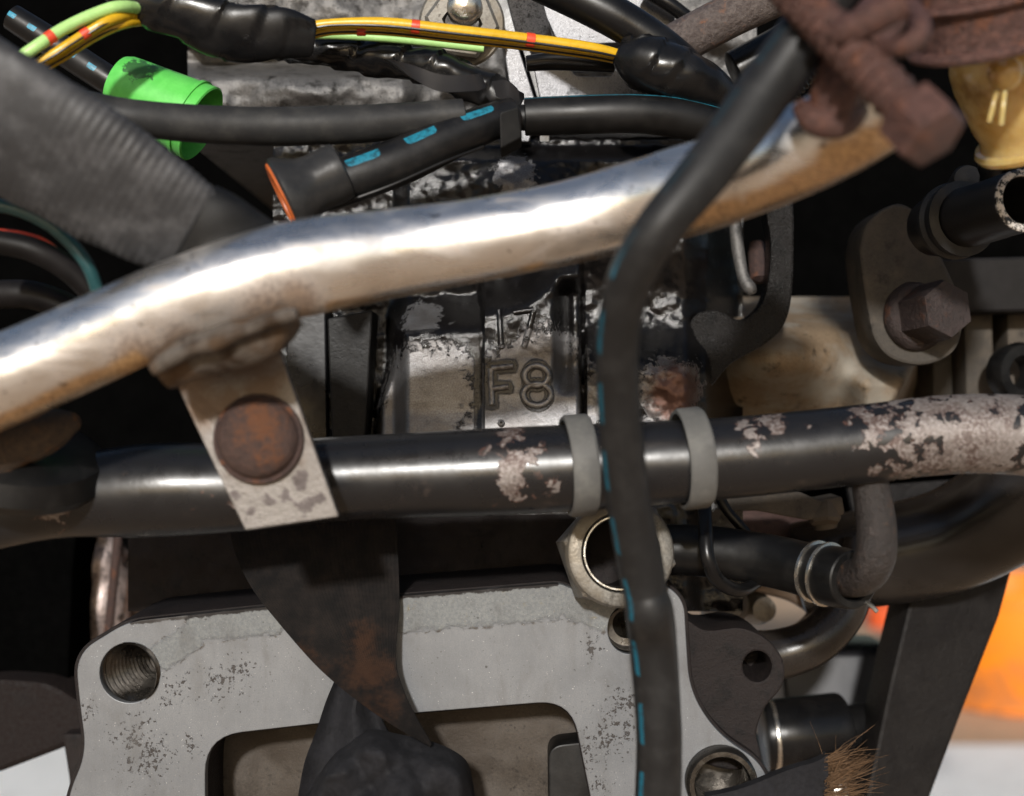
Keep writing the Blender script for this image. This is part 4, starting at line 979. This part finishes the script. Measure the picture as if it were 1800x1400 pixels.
o = finish('bright_bolt_end', [lathe([(.0001, .012), (.007, .011), (.011, .004), (.012, -.01)], P(1275, 1062, .70), (0, -1, .1), 24), lathe([(.0001, .012), (.006, .011), (.008, .002), (.008, -.01)], P(1330, 1070, .71), (.2, -1, .1), 24)], cast('pale_alloy', (.45, .40, .34), (.1, .08, .06), .3, .4, .4, 500))
tag(o, 'pale alloy boss pair in the dark above the mounting ear', 'boss')
o = finish('loop_pipe', [tube([(1250, 1010, .70, 20), (1330, 1022, .70, 20), (1400, 1040, .70, 22), (1440, 1075, .70, 22), (1410, 1115, .70, 22), (1350, 1130, .70, 20)], seg=24, step=6)], simple('loop_pipe_steel', (.16, .12, .09), .4, .5, 90, .4))
tag(o, 'thin brownish pipe looping inside the curved pipe', 'pipe')
# black starter-like body
sm_t = thing('starter_motor', 'glossy black cylindrical motor low at the right behind the mounting ear', 'motor', P(1440, 1420, .75))
finish('motor_body', [tube([(1340, 1295, .72, 62), (1400, 1290, .72, 64), (1480, 1282, .725, 64)], seg=40, step=8), tube([(1480, 1282, .725, 40), (1530, 1276, .73, 40)], seg=32, step=8)], m_cable, sm_t)
finish('motor_band', [tube([(1352, 1295, .72, 66), (1366, 1294, .72, 66)], seg=40, step=5)], m_steel, sm_t)
finish('motor_foot', [plate(fillet([(1340, 1330, 10), (1520, 1320, 10), (1540, 1480, 10), (1330, 1480, 10)]), .73, .05, bevel=6)], m_blackm, sm_t)
o = finish('black_cover', [plate(fillet([(1375, 1175, 20), (1440, 1150, 20), (1600, 1150, 30), (1620, 1400, 20), (1390, 1400, 20)]), .80, .06, bevel=10, tilt=(0, .3))], simple('cover_plastic', (.022, .022, .025), .34, 0, 60, .4))
tag(o, 'smooth black cover behind the glossy motor', 'cover')
# diagonal strut
st_o = finish('diagonal_strut', [plate([(1612, 985), (1830, 780), (1850, 830), (1770, 1090), (1690, 1270), (1622, 1430), (1600, 1520), (1480, 1520), (1512, 1390), (1555, 1200)], .70, .035, bevel=8, tilt=(.30, 0))], m_strut)
tag(st_o, 'broad grimy black strut slanting down in front of the orange bucket', 'strut')

# frayed sleeve end
fs = thing('frayed_sleeve', 'frayed black cloth sleeve with brown loose fibres at the bottom right', 'sleeve', P(1420, 1440, .57))
finish('sleeve_cloth', [ribbon([(1240, 1398, .575, 1260, 1520, .57), (1300, 1385, .57, 1320, 1520, .565), (1370, 1362, .568, 1390, 1520, .56), (1430, 1340, .566, 1440, 1520, .56), (1452, 1324, .566, 1472, 1520, .562)], 10, .006, 6, .008)], m_cloth, fs)
fibs = []
clumps = [(1448, 1336+i*9, .566+random.uniform(-.003, .004), random.gauss(-.22, .16), random.uniform(60, 105)) for i in range(9)]
for i in range(240):
    cx0, cy0, cd0, ca, cl_ = random.choice(clumps)
    y0 = cy0+random.gauss(0, 6); x0 = cx0+random.random()*14; d0 = cd0+random.uniform(-.002, .002)
    stray = random.random() < .15
    ang = random.gauss(-.35, .6) if stray else ca+random.gauss(0, .10); ln = random.uniform(30, 120) if stray else cl_*random.uniform(.5, 1.05)
    bend = random.uniform(-26, 26) if stray else random.uniform(-12, 12)
    xm, ym = x0+math.cos(ang)*ln*.5, y0+math.sin(ang)*ln*.5+bend*.5
    x1, y1 = x0+math.cos(ang+random.uniform(-.25, .25))*ln, y0+math.sin(ang)*ln+bend*random.uniform(-.4, .6)
    w = random.uniform(.35, .95)
    fibs.append(tube([(x0, y0, d0, w), (xm, ym, d0+random.uniform(-.005, .005), w*.9), (x1, y1, d0+random.uniform(-.009, .009), w*.35)], seg=4, step=12, ends=(None, None)))
fo = finish('fibres', fibs, m_brush, fs); fo['kind'] = 'stuff'
o = finish('bright_ferrule', [lathe([(.0001, .004), (.003, .0035), (.0045, 0), (.0045, -.02)], P(1474, 1392, .568), (.1, -1, .2), 18)], m_steel)
tag(o, 'tiny bright ferrule under the frayed fibres', 'ferrule')

# ================================================================== STRAP AND CLOTH
ws = finish('webbing_strap', [ribbon([(395, 890, .602, 696, 890, .590), (412, 970, .592, 700, 980, .584), (442, 1035, .582, 702, 1060, .576), (500, 1108, .573, 697, 1125, .572), (560, 1175, .569, 696, 1170, .568), (618, 1226, .565, 708, 1212, .565), (684, 1272, .564, 730, 1258, .564), (756, 1314, .563, 758, 1307, .563)], 18, .0014, 7, .002, fold=lambda t, L: -.005*math.sin(t*3.1)*(1-min(1, L*8)))], m_strap)
tag(ws, 'rust-stained dark webbing strap hanging twisted in front of the flange', 'strap')
bl = finish('black_strap', [ribbon([(588, 1196, .575, 668, 1222, .573), (572, 1235, .572, 668, 1262, .570), (556, 1285, .570, 690, 1310, .568), (536, 1340, .568, 705, 1360, .566), (520, 1420, .566, 700, 1420, .566), (500, 1520, .566, 690, 1520, .566)], 16, .002, 7, .004, fold=lambda t, L: .005*math.sin(t*9))], m_cloth)
tag(bl, 'black woven strap hanging below the rust-stained webbing', 'strap')
def cloth_d(x, y):
    d = .566-.016*math.exp(-((x-690)/120)**2-((y-1420)/130)**2)
    d -= .008*abs(math.sin((x*.8+y*1.1)*.020))+.006*abs(math.sin((x*1.3-y*.7)*.026))
    d -= .004*fb(Vector((x*.02, y*.02, 5)), 3); return d
Vc, Fcc = [], []
top = spline([(540, 1390, 0), (590, 1330, 0), (640, 1296, 0), (700, 1304, 0), (760, 1318, 0), (800, 1336, 0), (822, 1358, 0), (832, 1400, 0)], 6)
rows = 34
for j in range(rows):
    t = j/(rows-1)
    for s in top:
        x = s[0]+(s[0]-690)*.10*t; y = s[1]+(1540-s[1])*t
        d = cloth_d(x, y)+.020*(1-sm(0, .12, t))*.5
        e = min(abs(s[0]-540), abs(832-s[0]))
        d += .012*sm(30, 0, e)
        Vc.append(P(x, y, d))
nn = len(top)
for j in range(rows-1):
    for i in range(nn-1): Fcc.append((j*nn+i, j*nn+i+1, (j+1)*nn+i+1, (j+1)*nn+i))
q = len(Vc); Vc += [Vector((v.x, v.y+.012, v.z)) for v in Vc]; Fcc += [tuple(q+i for i in reversed(f)) for f in Fcc]
for i in range(nn-1): Fcc.append((i, i+1, q+i+1, q+i))
for j in range(rows-1):
    for i in (0, nn-1): Fcc.append((j*nn+i, (j+1)*nn+i, q+(j+1)*nn+i, q+j*nn+i))
cr = finish('crumpled_cloth', [(Vc, Fcc)], m_cloth, smooth=80)
tag(cr, 'crumpled black cloth bunched at the bottom in front of the flange opening', 'cloth')

# ================================================================== LEFT BACKGROUND
cb2 = finish('dark_column', [plate(fillet([(-300, 900, 10), (138, 900, 10), (128, 1000, 20), (122, 1140, 20), (118, 1260, 20), (-300, 1260, 10)]), .72, .08, bevel=6)], m_black_hole)
tag(cb2, 'black column at the lower left edge beside the flange', 'column')
bm_ = finish('brown_beam', [plate(fillet([(-300, 1225, 10), (0, 1192, 30), (90, 1200, 30), (150, 1240, 20), (150, 1300, 10), (100, 1320, 10), (0, 1358, 10), (-300, 1440, 10)]), .70, .06, bevel=10)], m_beam)
tag(bm_, 'dark red-brown beam low at the left edge', 'beam')
fo2 = finish('dark_post', [plate(fillet([(108, 1290, 10), (160, 1290, 10), (160, 1500, 5), (118, 1500, 5), (122, 1380, 20)]), .69, .05, bevel=6)], m_castdark)
tag(fo2, 'short dark post behind the left edge of the flange', 'post')
m_pinkalloy = cast('pinkish_grey_alloy', (.80, .66, .62), (.06, .05, .05), .4, .35, .5, 300, dirtsc=60)
pb = finish('pale_casting', [tube([(160, 930, .77, 44), (176, 1000, .77, 50), (184, 1080, .77, 48), (160, 1160, .77, 44)], seg=28, step=8, wob=.25)], m_pinkalloy)
tag(pb, 'larger blurred pinkish grey casting in the gap left of the flange', 'casting')
pb = finish('pale_casting', [tube([(238, 1000, .80, 30), (243, 1060, .80, 38), (236, 1120, .80, 30)], seg=24, step=8, wob=.2)], m_pinkalloy)
tag(pb, 'smaller grey casting right of the brown rod, half hidden behind the flange corner', 'casting')
wire('brown_rod', [(208, 940, .74, 8), (200, 1020, .74, 8), (192, 1100, .74, 8), (184, 1180, .74, 8)], rust('brown_rod_steel'), 'thin brown rod upright in the gap left of the flange', 'rod')

# ================================================================== BUCKET AND GROUND ITEMS
D = CAM_Z*F/(1262-700)
bu = thing('orange_bucket', 'bright orange plastic bucket standing on the ground at the right edge', 'bucket', (P(1840, 700, D).x, D, 0))
rb = 168*D/F; hb_ = 215*D/F
O = Vector((P(1840, 700, D).x, D+rb*.9, 0))
finish('bucket_body', [lathe([(.0001, .0), (rb*.9, 0), (rb*.94, .006), (rb*.95, .05), (rb*.955, .052), (rb*1.02, hb_), (rb*1.06, hb_), (rb*1.06, hb_-.02), (rb*1.04, hb_-.02)], O, (0, 0, 1), 56)], m_bucket, bu)
finish('bucket_rim', [lathe([(rb*1.02, hb_-.012), (rb*1.08, hb_-.010), (rb*1.085, hb_), (rb*1.06, hb_+.006), (rb*.98, hb_+.004), (rb*.94, .02), (.0001, .015)], O, (0, 0, 1), 56)], m_bucket, bu)
D2 = CAM_Z*F/(1102-700)
ro = finish('red_block', [lathe([(.001, 0), (.05, 0), (.055, .01), (.052, .06), (.03, .075), (.001, .076)], Vector((P(1560, 700, D2).x, D2, 0)), (0, 0, 1), 28)], simple('red_orange_plastic', (.62, .09, .02), .5, 0, 40, .2))
tag(ro, 'blurred red-orange plastic tub lying on the ground far behind the strut', 'tub')

for o in bpy.data.objects:
    if '_w' in o.keys(): del o['_w']
